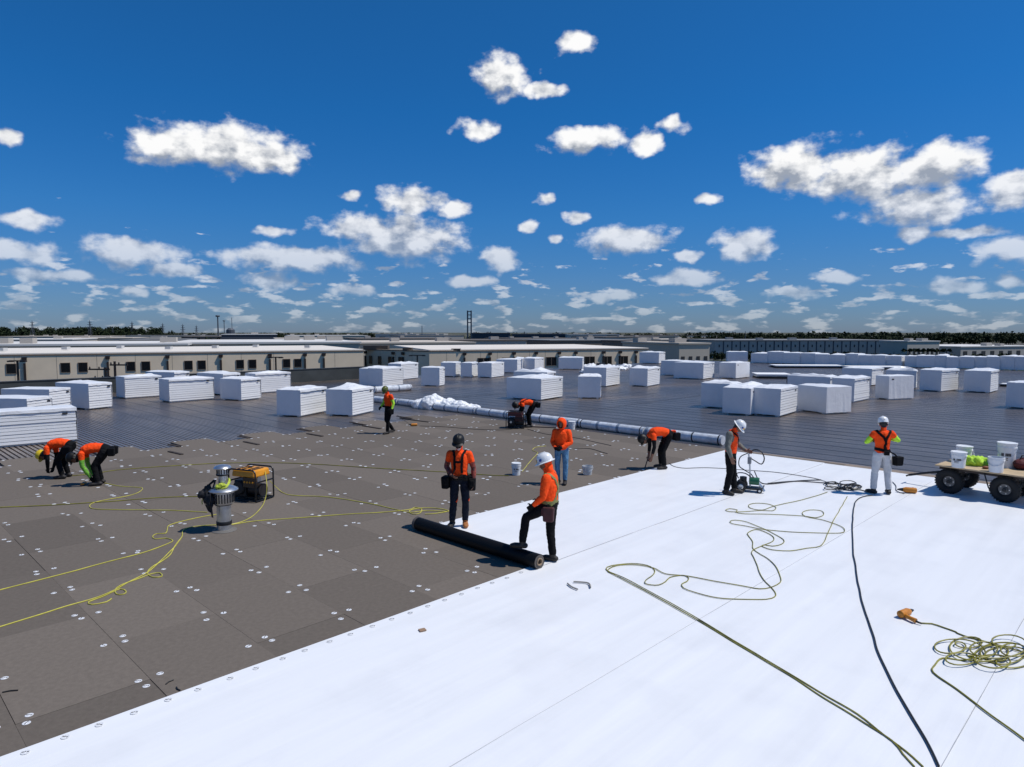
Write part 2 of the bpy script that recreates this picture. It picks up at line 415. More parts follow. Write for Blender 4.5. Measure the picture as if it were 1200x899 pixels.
for (a, b) in edge_plates: link('fastener_plate', plate_me, roof, (a, b, .0112), rnd.uniform(.6, 1.2))
m = MB()
for (a, b) in vis[270:]:
    m.add([(x + a, y + b, z + .0015) for x, y, z in pl2.v], pl2.f)
fp = m.build('far_fastener_plates', plate_w, roof); struct(fp, 'stuff')

# ------------------------------------------------------------------ ground and surroundings
gm = bpy.data.materials.new('urban_ground'); gm.use_nodes = True
def _gm():
    nt = gm.node_tree; bs = nt.nodes['Principled BSDF']; N = nt.nodes.new; L = nt.links.new
    tc = N('ShaderNodeTexCoord'); n = N('ShaderNodeTexNoise'); n.inputs['Scale'].default_value = .006; n.inputs['Detail'].default_value = 8; L(tc.outputs['Object'], n.inputs['Vector'])
    cr = N('ShaderNodeValToRGB'); L(n.outputs[0], cr.inputs[0]); e = cr.color_ramp.elements
    e[0].position = .38; e[0].color = (.035, .05, .022, 1); e[1].position = .62; e[1].color = (.13, .125, .115, 1)
    x = cr.color_ramp.elements.new(.5); x.color = (.085, .085, .06, 1)
    L(cr.outputs[0], bs.inputs['Base Color']); bs.inputs['Roughness'].default_value = .95; bs.inputs['Specular IOR Level'].default_value = .1
_gm()
m = MB(); R_ = 26000; seg = 64
m.add([(0, 0, GROUND_Z)] + [(R_ * math.cos(2*math.pi*i/seg), R_ * math.sin(2*math.pi*i/seg), GROUND_Z) for i in range(seg)], [(0, 1+i, 1+(i+1) % seg) for i in range(seg)])
struct(m.build('ground', gm))
asph = mat('asphalt_lane', (.055, .055, .056), .9, var=.2, vscale=.2)
def quadroad(name, p0, p1, w, z=.004):
    d = (p1 - p0); n = Vector((-d.y, d.x, 0)).normalized() * w / 2; m = MB()
    m.add([p0 + n, p0 - n, p1 - n, p1 + n], [(0, 1, 2, 3)]); o = m.build(name, asph, loc=(0, 0, GROUND_Z + z)); return struct(o)
quadroad('road', Vector((-110, 55, 0)), Vector((60, 118, 0)), 22)
quadroad('road', Vector((60, 330, 0)), Vector((420, 270, 0)), 14, .008)

# ---- neighbouring buildings with windows
roof_tan = mat('tan_membrane_roof', (.72, .66, .58), .8, var=.07, vscale=.05)
roof_white = mat('pale_roof_sheet', (.55, .54, .52), .8, var=.08, vscale=.05)
trim = mat('roof_edge_trim', (.16, .12, .09), .7)
plinth = mat('dark_tan_band', (.30, .255, .20), .85)
win_me = None
def facade(root, p0, p1, zb, zt, windows, spouts, wallmat, panels=0, ww=1.25, wh=1.45, zw=None, band=True):
    """wall from p0 to p1 (outside on the right hand side of that direction, towards the viewer)"""
    d = p1 - p0; L = math.hypot(d.x, d.y); ang = math.atan2(d.y, d.x)
    base = empty('wall', (p0.x, p0.y, 0), ang); base.parent = root
    m = MB(); m.box((L / 2, .15, (zb + zt) / 2), (L, .3, zt - zb)); m.build('wall_panel', wallmat, base)
    if band:
        m = MB(); m.box((L / 2, -.012, zb + (zt - zb) * .5 - 1.2), (L - .02, .03, .06)); m.build('band_trim', plinth, base); MB().box((L/2, -.02, zt - .09), (L, .10, .18)).build('cornice_trim', trim, base)
    for i in range(1, panels):
        m = MB(); m.box((L * i / panels, -.004, (zb + zt) / 2 - .1), (.05, .012, zt - zb - .3)); m.build('panel_joint', plinth, base)
    zc = zw if zw is not None else zt - 2.2
    for t in windows:
        x = L * t
        m = MB(); m.box((x, -.02, zc), (ww, .06, wh), 0)
        m.box((x, -.035, zc + wh/2 + .03), (ww + .12, .09, .06), 1); m.box((x, -.035, zc - wh/2 - .03), (ww + .12, .09, .06), 1)
        m.box((x - ww/2 - .03, -.035, zc), (.06, .09, wh), 1); m.box((x + ww/2 + .03, -.035, zc), (.06, .09, wh), 1)
        m.build('window', [dark_glass, trim], base)
    for t in spouts:
        x = L * t; m = MB(); m.box((x, -.17, (zb + zt) / 2 - .6), (.24, .18, zt - zb - 1.0)); m.box((x, -.19, zt - .55), (.48, .26, .42), 0, top=1.15); m.build('downspout', brown_metal, base)
    return base
def XY(px, py, z):
    p = G(px, py, z); return p
# building A, on the left
ZA = 1.0
pA0, pA1 = XY(-90, 416.9, ZA), XY(426, 410.6, ZA)
bA = empty('warehouse', (pA0.x, pA0.y, GROUND_Z)); tag(bA, 'long tan warehouse with paired dark windows and brown downspouts past the parapet', 'building')
bA.location = (0, 0, 0)
dA = pA1 - pA0; LA = dA.length
def tpx(px, p0, p1, z):
    # parameter along p0..p1 where the line crosses picture column px
    u = (px - 600) / FPX
    best = min(range(0, 2001), key=lambda i: abs((lambda q: q.x / (q.y * math.cos(PITCH) - (z - CAM_H) * math.sin(PITCH)) - u)(p0 + (p1 - p0) * (i / 2000))))
    return best / 2000
wA = [tpx(x, pA0, pA1, ZA - 2.2) for x in (13.5, 77, 97.5, 153.5, 171, 221, 236.5, 281.5, 296, 336, 349)]
sA = [tpx(x, pA0, pA1, ZA) for x in (-40, 28.5, 126, 196, 258.5, 316, 357, 379)]
facade(bA, pA0, pA1, GROUND_Z, ZA, wA, sA, tilt_wall, panels=12, ww=.95, wh=1.15, zw=ZA - 1.75)
nA = Vector((-dA.y, dA.x, 0)).normalized()
def roofslab(root, p0, p1, depth, z0, z1, mat_, name='roof', inset=.0):
    n = Vector((-(p1 - p0).y, (p1 - p0).x, 0)).normalized(); q0 = p0 + n * depth; q1 = p1 + n * depth
    m = MB(); vs = [(p0.x, p0.y, z0), (p1.x, p1.y, z0), (q1.x, q1.y, z1), (q0.x, q0.y, z1)]
    vs += [(x, y, z - .25) for x, y, z in vs]
    m.add(vs, [(0, 1, 2, 3), (7, 6, 5, 4), (0, 4, 5, 1), (1, 5, 6, 2), (2, 6, 7, 3), (3, 7, 4, 0)]); return m.build(name, mat_, root)
rA = roofslab(bA, pA0 + nA * .05, pA1 + nA * .05, 30, ZA + .14, ZA + .26, roof_tan)
for i in range(7):
    q = pA0 + dA * (.12 + .125 * i) + nA * (8 + 5 * (i % 3)); MB().box((q.x, q.y, ZA + .5), (.8, .8, .4)).build('roof_hatch', roof_white, rA)
# building B, stepped block in the middle
pB0, pB1, pB2 = XY(428, 409.0, ZA), XY(503, 411.0, ZA), XY(760, 408.6, ZA)
bB = empty('warehouse', (0, 0, 0)); tag(bB, 'tan warehouse with a shaded end wall and small windows behind the foam stacks', 'building')
facade(bB, pB0, pB1, GROUND_Z, ZA, [tpx(x, pB0, pB1, ZA) for x in (434.5, 445, 457, 469)], [tpx(x, pB0, pB1, ZA) for x in (428.9, 461.5, 473)], tilt_wall, panels=4, ww=.75, wh=1.2, zw=ZA - 1.75)
facade(bB, pB1, pB2, GROUND_Z, ZA, [tpx(x, pB1, pB2, ZA) for x in (563, 570, 591.5, 598, 618, 625, 643, 649, 666, 672, 688, 694, 709, 714, 728, 733)], [tpx(x, pB1, pB2, ZA) for x in (544, 574, 602, 628, 655, 674.5, 707, 726.5, 745)], tilt_wall, panels=14, ww=.8, wh=1.3, zw=ZA - 1.9)
roofslab(bB, pB1 + Vector((-.1, .1, 0)), pB2, 30, ZA + .14, ZA + .26, roof_tan)
brown_par = mat('brown_parapet', (.10, .075, .055), .8)
for (x, w, h) in ((440, 4.0, .7), (477, 1.4, .45), (534, 1.4, .35)):
    q = (pB0 + (pB1 - pB0) * tpx(x, pB0, pB1, ZA)) if x < 500 else (pB1 + (pB2 - pB1) * tpx(x, pB1, pB2, ZA)); MB().box((q.x, q.y + .8, ZA + h / 2 - .1), (w, 1.6, h)).build('roof_parapet', brown_par, bB)
# yard lamps and utility poles between the roofs
def tpole(px, ptop, Y, arm=1.6):
    top = AT(px, ptop, Y); m = MB(); r = empty('yard_lamp_post', (top.x, Y, GROUND_Z)); h = top.z - GROUND_Z
    MB().tube([(0, 0, 0), (0, 0, h)], [.13, .10], 8).build('pole', brown_metal, r, smooth=True)
    MB().box((0, 0, h - .06), (arm, .2, .12)).build('crossarm', brown_metal, r)
    for s in (-1, 1): MB().box((s * arm * .42, -.05, h - .1), (.5, .34, .14)).build('lamp_head', brown_metal, r)
    return r
tag(tpole(20.3, 422.3, 70), 'brown post with a flat double lamp head beside the leftmost window', 'lamp post', 'yard lamp posts')
tag(tpole(323, 418.2, 84), 'brown post with a flat double lamp head behind the parapet', 'lamp post', 'yard lamp posts')
tag(tpole(489, 416, 97, 2.2), 'brown post with a flat double lamp head against a shaded wall', 'lamp post', 'yard lamp posts')
def upole(px, ptop, Y, arms, label):
    top = AT(px, ptop, Y); h = top.z - GROUND_Z; r = empty('utility_pole', (top.x, Y, GROUND_Z)); tag(r, label, 'utility pole', 'utility poles')
    MB().tube([(0, 0, 0), (0, 0, h)], [.15, .11], 8).build('pole', brown_metal, r, smooth=True)
    for (dz, w, off) in arms:
        m = MB(); m.box((off, 0, h - dz), (w, .14, .14)); m.build('crossarm', brown_metal, r)
        for s in (-.45, 0, .45): MB().lathe([(.06, 0), (.08, .08), (.04, .2)], 6, (off + s * w, 0, h - dz + .07)).build('insulator', brown_metal, r)
    return r
upole(123.3, 430.5, 66, ((.2, 2.0, -.6), (1.1, 1.6, -.3)), 'short utility pole with two crossarms in front of a tan wall')
upole(134.3, 423.5, 66, ((.35, 1.7, .4),), 'utility pole with one crossarm reaching right in front of a tan wall')

# ---- far town: low warehouses, woods, masts
far_walls = [mat('far_wall_%s' % n, c, .9, var=.06, vscale=.05) for n, c in (('tan', (.50, .44, .36)), ('grey', (.44, .40, .35)), ('brown', (.17, .135, .11)), ('slate', (.055, .065, .085)), ('cream', (.46, .43, .38)))]
far_roofs = [mat('far_roof_%s' % n, c, .9, var=.08, vscale=.03) for n, c in (('white', (.64, .62, .59)), ('tan', (.52, .46, .39)), ('grey', (.2, .2, .2)), ('brown', (.13, .11, .095)))]
dock = mat('far_dock_door', (.03, .03, .032), .7)
frng = random.Random(21)
def far_box(px0, px1, Y, ytop, wi, ri, depth=40, label=None, doors=0, yaw=0., group=None, zb=GROUND_Z, squares=False):
    if yaw == 0. and not squares and Y < 800: yaw = .35
    a, b_ = AT(px0, ytop, Y), AT(px1, ytop, Y); zt = a.z; L = b_.x - a.x; h = zt - zb
    r = empty('far_warehouse', ((a.x + b_.x) / 2, Y, zb), yaw)
    m = MB(); m.box((0, depth / 2, h / 2), (L, depth, h)); m.build('wall', far_walls[wi], r)
    m = MB(); m.box((0, depth / 2, h + .2), (L + .6, depth + .6, .4)); m.build('roof', far_roofs[ri], r)
    for i in range(doors):
        x = -L / 2 + L * (i + .5) / doors
        if squares:
            MB().box((x, -.06, h * .72), (L / doors * .14, .12, h * .14)).build('window', dock, r)
            MB().box((x + L / doors / 2, -.05, h * .5), (.5, .1, h * .96)).build('downspout', far_walls[3], r)
        else:
            MB().box((x, -.06, h * .42), (L / doors * .42, .12, h * .5)).build('dock_door', dock, r)
    for i in range(2 + int(L / 40)):
        MB().box((frng.uniform(-.45, .45) * L, depth * frng.uniform(.1, .8), h + .9), (frng.uniform(2, 4), 3, 1.2)).build('rooftop_unit', far_walls[1], r)
    tag(r, label or 'low distant warehouse in the pale industrial district beyond the roof', 'building', group or ('distant warehouses' if label is None else None))
    return r
far_box(838, 1056, 330, 399.6, 1, 2, 60, 'long grey warehouse with a row of dark square openings below the woods', 22, squares=True)
far_box(1057, 1108, 300, 400.5, 4, 0, 14, 'sunlit cream warehouse block with palms in front of it', 7)
far_box(1107, 1240, 330, 406.5, 1, 0, 40, 'low grey shed right of the sunlit cream block', 9)
far_box(793, 835, 180, 403.5, 0, 1, 30, 'tan flat roofed block behind the far foam stacks', 4)
far_box(752, 790, 230, 401.0, 2, 3, 30, 'brown building beside the tan flat roofed block', 3)
far_box(600, 664, 900, 391.6, 3, 2, 60, 'dark slate blue hall near the horizon', 6)
far_box(666, 726, 850, 392.0, 4, 0, 60, 'pale grey hall near the horizon beside the dark slate hall', 5)
far_box(552, 598, 1000, 390.6, 3, 3, 60, 'dark low hall at the foot of the twin tower', 0)
far_box(262, 323, 420, 392.4, 3, 0, 70, 'big dark hall with a pale roof edge below the thin masts', 0)
far_box(-60, 205, 130, 405.6, 0, 0, 46, 'pale roofed warehouse directly behind the long tan warehouse', 16)
far_box(205, 420, 150, 403.0, 0, 0, 60, 'pale roofed warehouse row behind the parapet wall', 16)
far_box(395, 560, 190, 402.8, 0, 1, 50, 'tan roofed warehouse behind the shaded end wall', 14)
for (x0, x1, Y, yt, wi, ri, d) in ((-40, 75, 330, 398.6, 1, 0, 60), (70, 150, 390, 396.6, 0, 1, 60), (145, 215, 250, 399.3, 1, 2, 40), (215, 262, 520, 395.0, 2, 3, 60),
        (325, 395, 300, 397.8, 2, 1, 50), (340, 430, 560, 393.6, 0, 0, 70), (420, 530, 330, 397.6, 0, 3, 60), (470, 545, 640, 393.4, 1, 2, 60), (530, 620, 260, 399.6, 1, 3, 40), (600, 700, 420, 397.4, 2, 3, 60),
        (640, 760, 300, 399.4, 2, 2, 50), (705, 800, 520, 395.4, 1, 3, 60), (735, 850, 760, 393.4, 0, 3, 60), (10, 120, 620, 394.6, 1, 1, 80), (150, 250, 760, 393.5, 0, 2, 70), (440, 520, 900, 391.6, 4, 0, 60), (770, 836, 380, 398.4, 0, 1, 40)):
    far_box(x0, x1, Y, yt, wi, ri, d, None, frng.randint(4, 9))

leaf = mat('foliage', (.020, .030, .012), .8, var=.45, vscale=.08, spec=.15)
leaf2 = mat('foliage_light', (.055, .075, .022), .8, var=.4, vscale=.3, spec=.15)
bark = mat('bark', (.09, .07, .055), .9)
def crown_pts(m, c, rx, rz, n, rng, s, mi=0):
    for _ in range(n):
        while True:
            p = Vector((rng.uniform(-1, 1), rng.uniform(-1, 1), rng.uniform(-.9, 1)))
            if p.length < 1: break
        p *= (.55 + .45 * p.length)
        q = Vector((c[0] + p.x * rx, c[1] + p.y * rx, c[2] + p.z * rz))
        a = Vector((rng.uniform(-1, 1), rng.uniform(-1, 1), rng.uniform(-.6, .6))).normalized(); b_ = a.orthogonal().normalized(); b_.rotate(Quaternion(a, rng.uniform(0, 6.28))); c_ = (a + Vector((0, 0, .5))).normalized()
        k = s * rng.uniform(.6, 1.3); o = len(m.v)
        m.v += [tuple(q + b_ * k), tuple(q - b_ * k * .5 + c_ * k * .8), tuple(q - b_ * k * .5 - c_ * k * .8)]; m.f.append((o, o+1, o+2)); m.m.append(mi)
def wood(name, rows, label_kind='stuff', hill=0):
    m = MB(); rng = random.Random(len(name) + len(rows))
    for (px0, px1, Y, ybase_z, h0, h1, n) in rows:
        xa, xb = (px0 - 600) / FPX * Y, (px1 - 600) / FPX * Y
        for i in range(n):
            x = xa + (xb - xa) * (i + rng.uniform(-.4, .4)) / n; y = Y + rng.uniform(-.03, .03) * Y; h = rng.uniform(h0, h1); r = h * rng.uniform(.4, .62)
            m.tube([(x, y, ybase_z), (x, y, ybase_z + h * .5)], [h * .03, h * .015], 4)
            crown_pts(m, (x, y, ybase_z + h * .55), r, h * .47, 90, rng, h * .14)
    o = m.build(name, leaf); struct(o, 'stuff'); return o
wood('woodland', [(800, 1260, 700, GROUND_Z, 8, 11, 110), (800, 1260, 780, GROUND_Z, 9, 12.5, 100), (820, 1260, 900, GROUND_Z, 11, 14, 90)])
wood('distant_woodland', [(-40, 190, 1250, GROUND_Z, 10, 14, 90), (-40, 200, 1330, GROUND_Z + 4, 12, 16, 90), (-60, 200, 1420, GROUND_Z + 8, 12, 17, 90), (150, 480, 1500, GROUND_Z, 9, 13, 110), (330, 560, 1100, GROUND_Z, 6, 12, 40), (560, 860, 1250, GROUND_Z, 8, 14, 70)])
wood('tree_belt', [(1000, 1210, 270, GROUND_Z, 3.2, 4.6, 60), (840, 1010, 300, GROUND_Z, 3, 4.5, 50), (185, 265, 480, GROUND_Z, 6, 9, 26), (235, 330, 560, GROUND_Z, 5, 8, 20), (420, 800, 600, GROUND_Z, 3.5, 7, 60), (560, 850, 230, GROUND_Z, 2.2, 3.6, 30), (770, 840, 150, GROUND_Z, 3, 4.5, 14)])
# hill under the left woods
m = MB(); vs = []
for i in range(25):
    x = -1500 + i * 60; h = 10 * math.exp(-((x + 1050) / 420) ** 2)
    vs += [(x, 1200, GROUND_Z - .5), (x, 1400, GROUND_Z + h), (x, 1700, GROUND_Z - .5)]
m.add(vs, [f for i in range(24) for f in ((3*i, 3*i+3, 3*i+4, 3*i+1), (3*i+1, 3*i+4, 3*i+5, 3*i+2))]); struct(m.build('hill', leaf))
def palm(px, Y, h):
    p = AT(px, 410, Y); r = empty('palm_tree', (p.x, Y, GROUND_Z)); rng = random.Random(int(px))
    MB().tube([(0, 0, 0), (.15, 0, h * .5), (.1, 0, h * .8)], [.22, .17, .15], 6).build('trunk', bark, r)
    m = MB()
    for k in range(16):
        q = k * 2.4; L = h * .3 * rng.uniform(.8, 1.1); el = rng.uniform(-.2, .9); dx, dy = math.cos(q), math.sin(q); w = Vector((-dy, dx, 0)) * L * .16
        c0 = Vector((.1, 0, h * .8)); c1 = c0 + Vector((dx * L * .6, dy * L * .6, L * .5 * el)); c2 = c0 + Vector((dx * L, dy * L, L * (.3 * el - .35)))
        o = len(m.v); m.v += [tuple(c0), tuple(c1 + w), tuple(c2), tuple(c1 - w)]; m.f += [(o, o+1, o+2), (o, o+2, o+3)]; m.m += [0, 0]
    m.build('crown', leaf, r); tag(r, 'small dark palm in front of the sunlit cream block', 'palm', 'palms by the cream block')
for x in (1063, 1072, 1077, 1086, 1091, 1101, 1109): palm(x, 262, 7.2)
steel = mat('far_steel', (.09, .10, .12), .6, .3)
def pylon(px, ytop, Y):
    t = AT(px, ytop, Y); h = t.z - GROUND_Z; r = empty('power_pylon', (t.x, Y, GROUND_Z)); m = MB(); w = h * .10; th = h * .011
    for sx in (-1, 1):
        for sy in (-1, 1): m.tube([(sx * w, sy * w, 0), (sx * w * .35, sy * w * .35, h * .6), (0, 0, h)], [th, th, th * .7], 4)
    for k in range(5):
        z0, z1 = h * k * .12, h * (k + 1) * .12; w0, w1 = w * (1 - .65 * k / 5), w * (1 - .65 * (k + 1) / 5)
        m.tube([(-w0, 0, z0), (w1, 0, z1)], th * .7, 4); m.tube([(w0, 0, z0), (-w1, 0, z1)], th * .7, 4)
    m.build('lattice', steel, r)
    for z, aw in ((.62, .17), (.76, .14), (.88, .10)): MB().box((0, 0, h * z), (h * aw * 2, th * 1.5, th * 1.8)).build('crossarm', steel, r)
    tag(r, 'thin lattice power pylon above the left woods', 'pylon', 'power pylons on the horizon'); return r
for x, y in ((37.5, 375.5), (105, 375), (154.5, 376.5), (190.5, 378.5), (132, 384), (214, 379.5), (230, 381)): pylon(x, y, 1150 + x)
def mast(px, ytop, Y, r0, label, head=False):
    t = AT(px, ytop, Y); h = t.z - GROUND_Z; r = empty('mast', (t.x, Y, GROUND_Z)); MB().tube([(0, 0, 0), (0, 0, h)], [r0, r0 * .7], 8).build('shaft', steel, r)
    if head: MB().lathe([(r0 * 2.2, 0), (r0 * 2.6, r0), (r0 * 2.2, r0 * 2)], 10, (0, 0, h - r0 * 2)).build('lamp_ring', steel, r)
    tag(r, label, 'mast'); return r
mast(255, 369.5, 700, .85, 'tallest thick mast over the big dark hall', True)
mast(262.5, 375.5, 700, .5, 'shorter mast with a ring head right of the tallest mast', True)
mast(271.5, 372, 760, .4, 'thin bare mast above the dark water tank')
mast(494.5, 382, 900, .6, 'short thin mast left of the twin tower')
mast(873.5, 388, 640, .35, 'thin mast in front of the right woods')
t0 = AT(270, 384.5, 740); tk = empty('water_tank', (t0.x, 740, GROUND_Z)); MB().lathe([(2.4, 0), (2.4, 3), (4.4, 6), (4.4, t0.z - GROUND_Z - 2), (2, t0.z - GROUND_Z)], 12).build('tank', steel, tk); tag(tk, 'dark squat water tank at the foot of the masts', 'water tank')
t0 = AT(550, 364, 900); h = t0.z - GROUND_Z; tw = empty('twin_tower', (t0.x, 900, GROUND_Z)); tag(tw, 'tall twin column tower with cross ties on the horizon', 'tower')
for s in (-1, 1): MB().box((s * 2.35, 0, h / 2), (1.7, 2.6, h)).build('column', mat('tower_steel', (.05, .07, .10), .6), tw)
for z in (.97, .86, .74, .62): MB().box((0, 0, h * z), (3.2, 2.0, 1.1)).build('cross_tie', _M['tower_steel'], tw)
# ------------------------------------------------------------------ stacks of foam board
foam = mat('white_foam_board', (.80, .80, .80), .7, var=.03, vscale=2, objvar=.025)
wrapm = mat('clear_white_wrap', (.80, .80, .805), .34, var=.03, vscale=3, bump=.012, bscale=5, spec=.5)
def px_of(p):
    r = p - Vector((0, 0, CAM_H)); dz = r.y * math.cos(PITCH) - r.z * math.sin(PITCH)
    return 600 + FPX * r.x / dz
def solve_len(c, d, px, lo=.15, hi=3.4):
    best = min(range(0, 131), key=lambda i: abs(px_of(c + d * (lo + (hi - lo) * i / 130)) - px)); return lo + (hi - lo) * best / 130
srng = random.Random(5)
def foam_stack(cx, cy, ang, Lx=None, Rx=None, top=None, label='', group='white foam board stacks on the roof', wl=None, wr=None, h=None, lump=.085, lines=True, mark=True, n_layers=10, far=False, c3=None):
    """c is the nearest bottom corner in the picture; the front edge runs from it to the left at angle ang"""
    c = c3 if c3 is not None else Gd(cx, cy); d1 = Vector((-math.cos(rad(ang)), -math.sin(rad(ang)), 0)); d2 = Vector((-math.sin(rad(ang)), math.cos(rad(ang)), 0))
    w = wl if wl else min(2.5, max(.9, solve_len(c, d1, Lx))); dp = wr if wr else min(2.5, max(1.1, solve_len(c, d2, Rx)))
    if h is None: h = min(1.38, max(1.1, (cy - top) / (cy - 389.5) * (CAM_H - DECK_Z)))
    root = empty('foam_board_stack', c + d1 * w / 2 + d2 * dp / 2, rad(ang))
    tag(root, label, 'foam stack', group)
    # runners below, boards above; local x along front (c at +x,-y)
    for sx in (-.36, .36): MB().box((sx * w, 0, .03), (.12, dp * .94, .06)).build('runner', foam, root)
    m = MB(); z = .06; nl = n_layers; t = (h - .06) / nl
    lean = srng.uniform(-.03, .03)
    for i in range(nl):
        jx = srng.uniform(-.012, .012) + lean * i / nl; jy = srng.uniform(-.006, .006)
        bot = .012 if i < nl - 1 else 0
        m.box((jx, jy, z + t / 2), (w - .02, dp - .02 - srng.uniform(0, .012), t - .020)); z += t
    m.box((0, 0, .06 + (h - .06) / 2), (w - .11, dp - .11, h - .09))
    o = m.build('foam_boards', foam, root); o['kind'] = 'stuff'
    # stretched wrap: a skin over front, back and top, tucked in at the bottom, lumpy above
    m = MB(); nx, ny = (9, 12) if not far else (6, 6); hw, hd = w / 2 + .012, dp / 2 + .012; s1 = srng.uniform(0, 99)
    P = {}
    for j in range(ny + 1):
        for i in range(nx + 1):
            x = -hw + 2 * hw * i / nx; y = -hd + 2 * hd * j / ny
            e = min(1, 5 * min(i / nx, 1 - i / nx, j / ny, 1 - j / ny)) ** .6
            z = h + .012 + e * lump * (.35 + 1.9 * max(0, mnoise.noise(Vector((x * 1.4 + s1, y * 1.2, s1)))) + .7 * abs(mnoise.noise(Vector((x * 4 + s1, y * 4, s1))))) + (srng.uniform(-.012, .0) if e == 0 else 0)
            P[i, j] = len(m.v); m.v.append((x, y, z))
    for j in range(ny):
        for i in range(nx): m.f.append((P[i, j], P[i+1, j], P[i+1, j+1], P[i, j+1])); m.m.append(0)
    def skirt(idx, low, nrm):
        lo = []
        for q, k in enumerate(idx):
            v = m.v[k]; lo.append(len(m.v)); off = srng.uniform(-.006, .010)
            m.v.append((v[0] + nrm[0] * off, v[1] + nrm[1] * off, low + srng.uniform(-.01, .015)))
        for q in range(len(idx) - 1): m.f.append((idx[q], lo[q], lo[q+1], idx[q+1])); m.m.append(0)
    lowf = .07
    skirt([P[i, 0] for i in range(nx + 1)], lowf, (0, -1)); skirt([P[i, ny] for i in range(nx + 1)][::-1], lowf, (0, 1))
    lr = h - .10 if lines else lowf
    skirt([P[nx, j] for j in range(ny + 1)], lr, (1, 0)); skirt([P[0, j] for j in range(ny + 1)][::-1], lr, (-1, 0))
    wo = m.build('plastic_wrap', wrapm, root); so = wo.modifiers.new('thick', 'SOLIDIFY'); so.thickness = .006; so.offset = 0
    if mark:
        MB().box((hw + .006, hd * .72 if lines else -hd * .7, h - .17), (.006, .16, .07)).build('printed_label', dark_mark, root)
    return root
FS = foam_stack
G1_ = 'white foam board stacks on the roof'
# cx, cy, angle, L, R, top
_R = Gd(91, 517); _d = (_R - Gd(0, 525)).normalized()
FS(0, 0, math.degrees(math.atan2(_d.y, _d.x)) - 90, wl=1.22, wr=2.5, h=1.18, label='long foam board stack right behind the two bent workers', lump=.03, c3=_R - _d * 2.5)
FS(33, 503, -8, wl=2.44, wr=1.22, h=1.2, label='foam board stack between the long stack and the parapet stack, label on its shaded side', lump=.03)
FS(59, 488, -8, wl=2.44, wr=1.22, h=1.22, label='foam board stack with a bright narrow end beside the stack with a printed mark', lump=.03)
FS(105, 480.5, -24, Lx=66, Rx=132, top=450, label='foam board stack with a small printed mark at the edge of the ribbed metal')
FS(147, 467.5, -40, Lx=142, Rx=190, top=442, label='foam board stack lined with thin sheets just before the utility poles', wl=1.22)
FS(199, 472, -40, Lx=188.5, Rx=251, top=445, label='foam board stack with strongly ribbed sunny side left of the small square stack', wl=1.22)
FS(283, 470, -24, Lx=259, Rx=306, top=444.5, label='small square foam board stack with a dark shaded front before the parapet')
FS(262, 463.5, -30, wl=2.44, wr=1.22, h=1.3, label='foam board stack wedged behind the small square stack')
FS(300, 461.5, -40, wl=1.22, wr=2.44, h=1.24, label='ribbed foam board stack touching the near end of the parapet')
FS(205, 458.5, -20, wl=2.44, wr=1.22, h=1.22, label='foam board stack half hidden behind the strongly ribbed stack')
FS(352.5, 489, -17, Lx=325, Rx=383, top=457.5, label='leaning foam board stack at the board edge, farther from the walking worker', lump=.09)
FS(413, 488.5, -17, Lx=383, Rx=438, top=457, label='leaning foam board stack right beside the walking worker', lump=.09)
FS(434.5, 453.2, -26, Lx=421.5, Rx=446, h=1.26, label='foam board stack pressed against the ribbed pair by the loose roll', wr=2.44)
FS(448.5, 454, -26, Lx=435.5, Rx=481.5, top=432, label='foam board stack with uneven ribbed side behind the short loose roll', wl=1.22, wr=2.44)
FS(470, 445.5, -26, wl=1.22, wr=2.44, h=1.3, label='foam board stack peeking out above the uneven ribbed stack')
FS(515, 453, -14, Lx=494, Rx=521, top=431, label='single foam board cube standing alone beyond the crumpled plastic heap')
FS(534, 441.8, -12, Lx=517, Rx=540, h=1.22, label='foam board stack at the shaded end of the tight row of three', far=True)
FS(553, 442.4, -14, Lx=540, Rx=560, h=1.22, label='middle foam board stack in the tight row of three', far=True)
FS(576, 443, -24, Lx=560.5, Rx=591, h=1.24, label='foam board stack with a bright side at the end of the tight row of three', far=True)
FS(606, 437.5, -14, wl=2.0, wr=1.6, h=1.28, label='foam board stack just behind the bright end of the tight row', far=True)
FS(634, 469.8, -33, Lx=594, Rx=666, top=444, label='wide foam board stack with lumpy top behind the worker at the dark compressor', lump=.10)
FS(641, 459.5, -30, wl=2.44, wr=1.22, h=1.25, label='foam board stack close behind the wide lumpy stack', lump=.14)
FS(703.5, 467.5, -9, Lx=677.5, Rx=706, top=441.5, label='narrow foam board stack with a domed wrap top', lump=.16, wr=1.22)
FS(710, 453.5, -32, Lx=684, Rx=738, top=431, label='foam board stack with torn ribbed side between the domed and the square stack', wr=2.44)
FS(758.5, 453.5, -32, Lx=738, Rx=775, top=432, label='square foam board stack with a lumpy top beside the torn ribbed stack', lump=.10)
FS(626.5, 434.5, -24, Lx=612.5, Rx=643, h=1.22, label='foam board stack left of the long shaded stack near the tan warehouse', far=True)
FS(612, 434.5, -14, wl=.9, wr=1.22, h=1.2, label='thin foam board stack at the end of the row near the tan warehouse', far=True)
FS(682.5, 433.3, -9, wl=2.44, Rx=685, h=1.22, label='long shaded foam board stack near the tan warehouse', far=True)
FS(772, 426.5, -30, wl=2.44, Rx=788, h=1.38, label='dark shaded foam board stack nearest the brown building', far=True)
FS(806, 441, -34, wl=2.44, Rx=812, h=1.3, label='foam board stack behind the long stack with a torn side', far=True)
FS(824, 445, -36, Lx=789, Rx=840.5, h=1.34, label='long foam board stack with a torn pinkish side', far=True)
FS(862, 444.2, -44, Lx=843, Rx=880, h=1.3, label='rounded foam board stack with soft wrapped corners', lines=False)
FS(876, 424.3, -8, wl=2.5, Rx=881, h=1.3, label='foam board stack with a loose board lying on top', far=True)
x = 898; i = 0
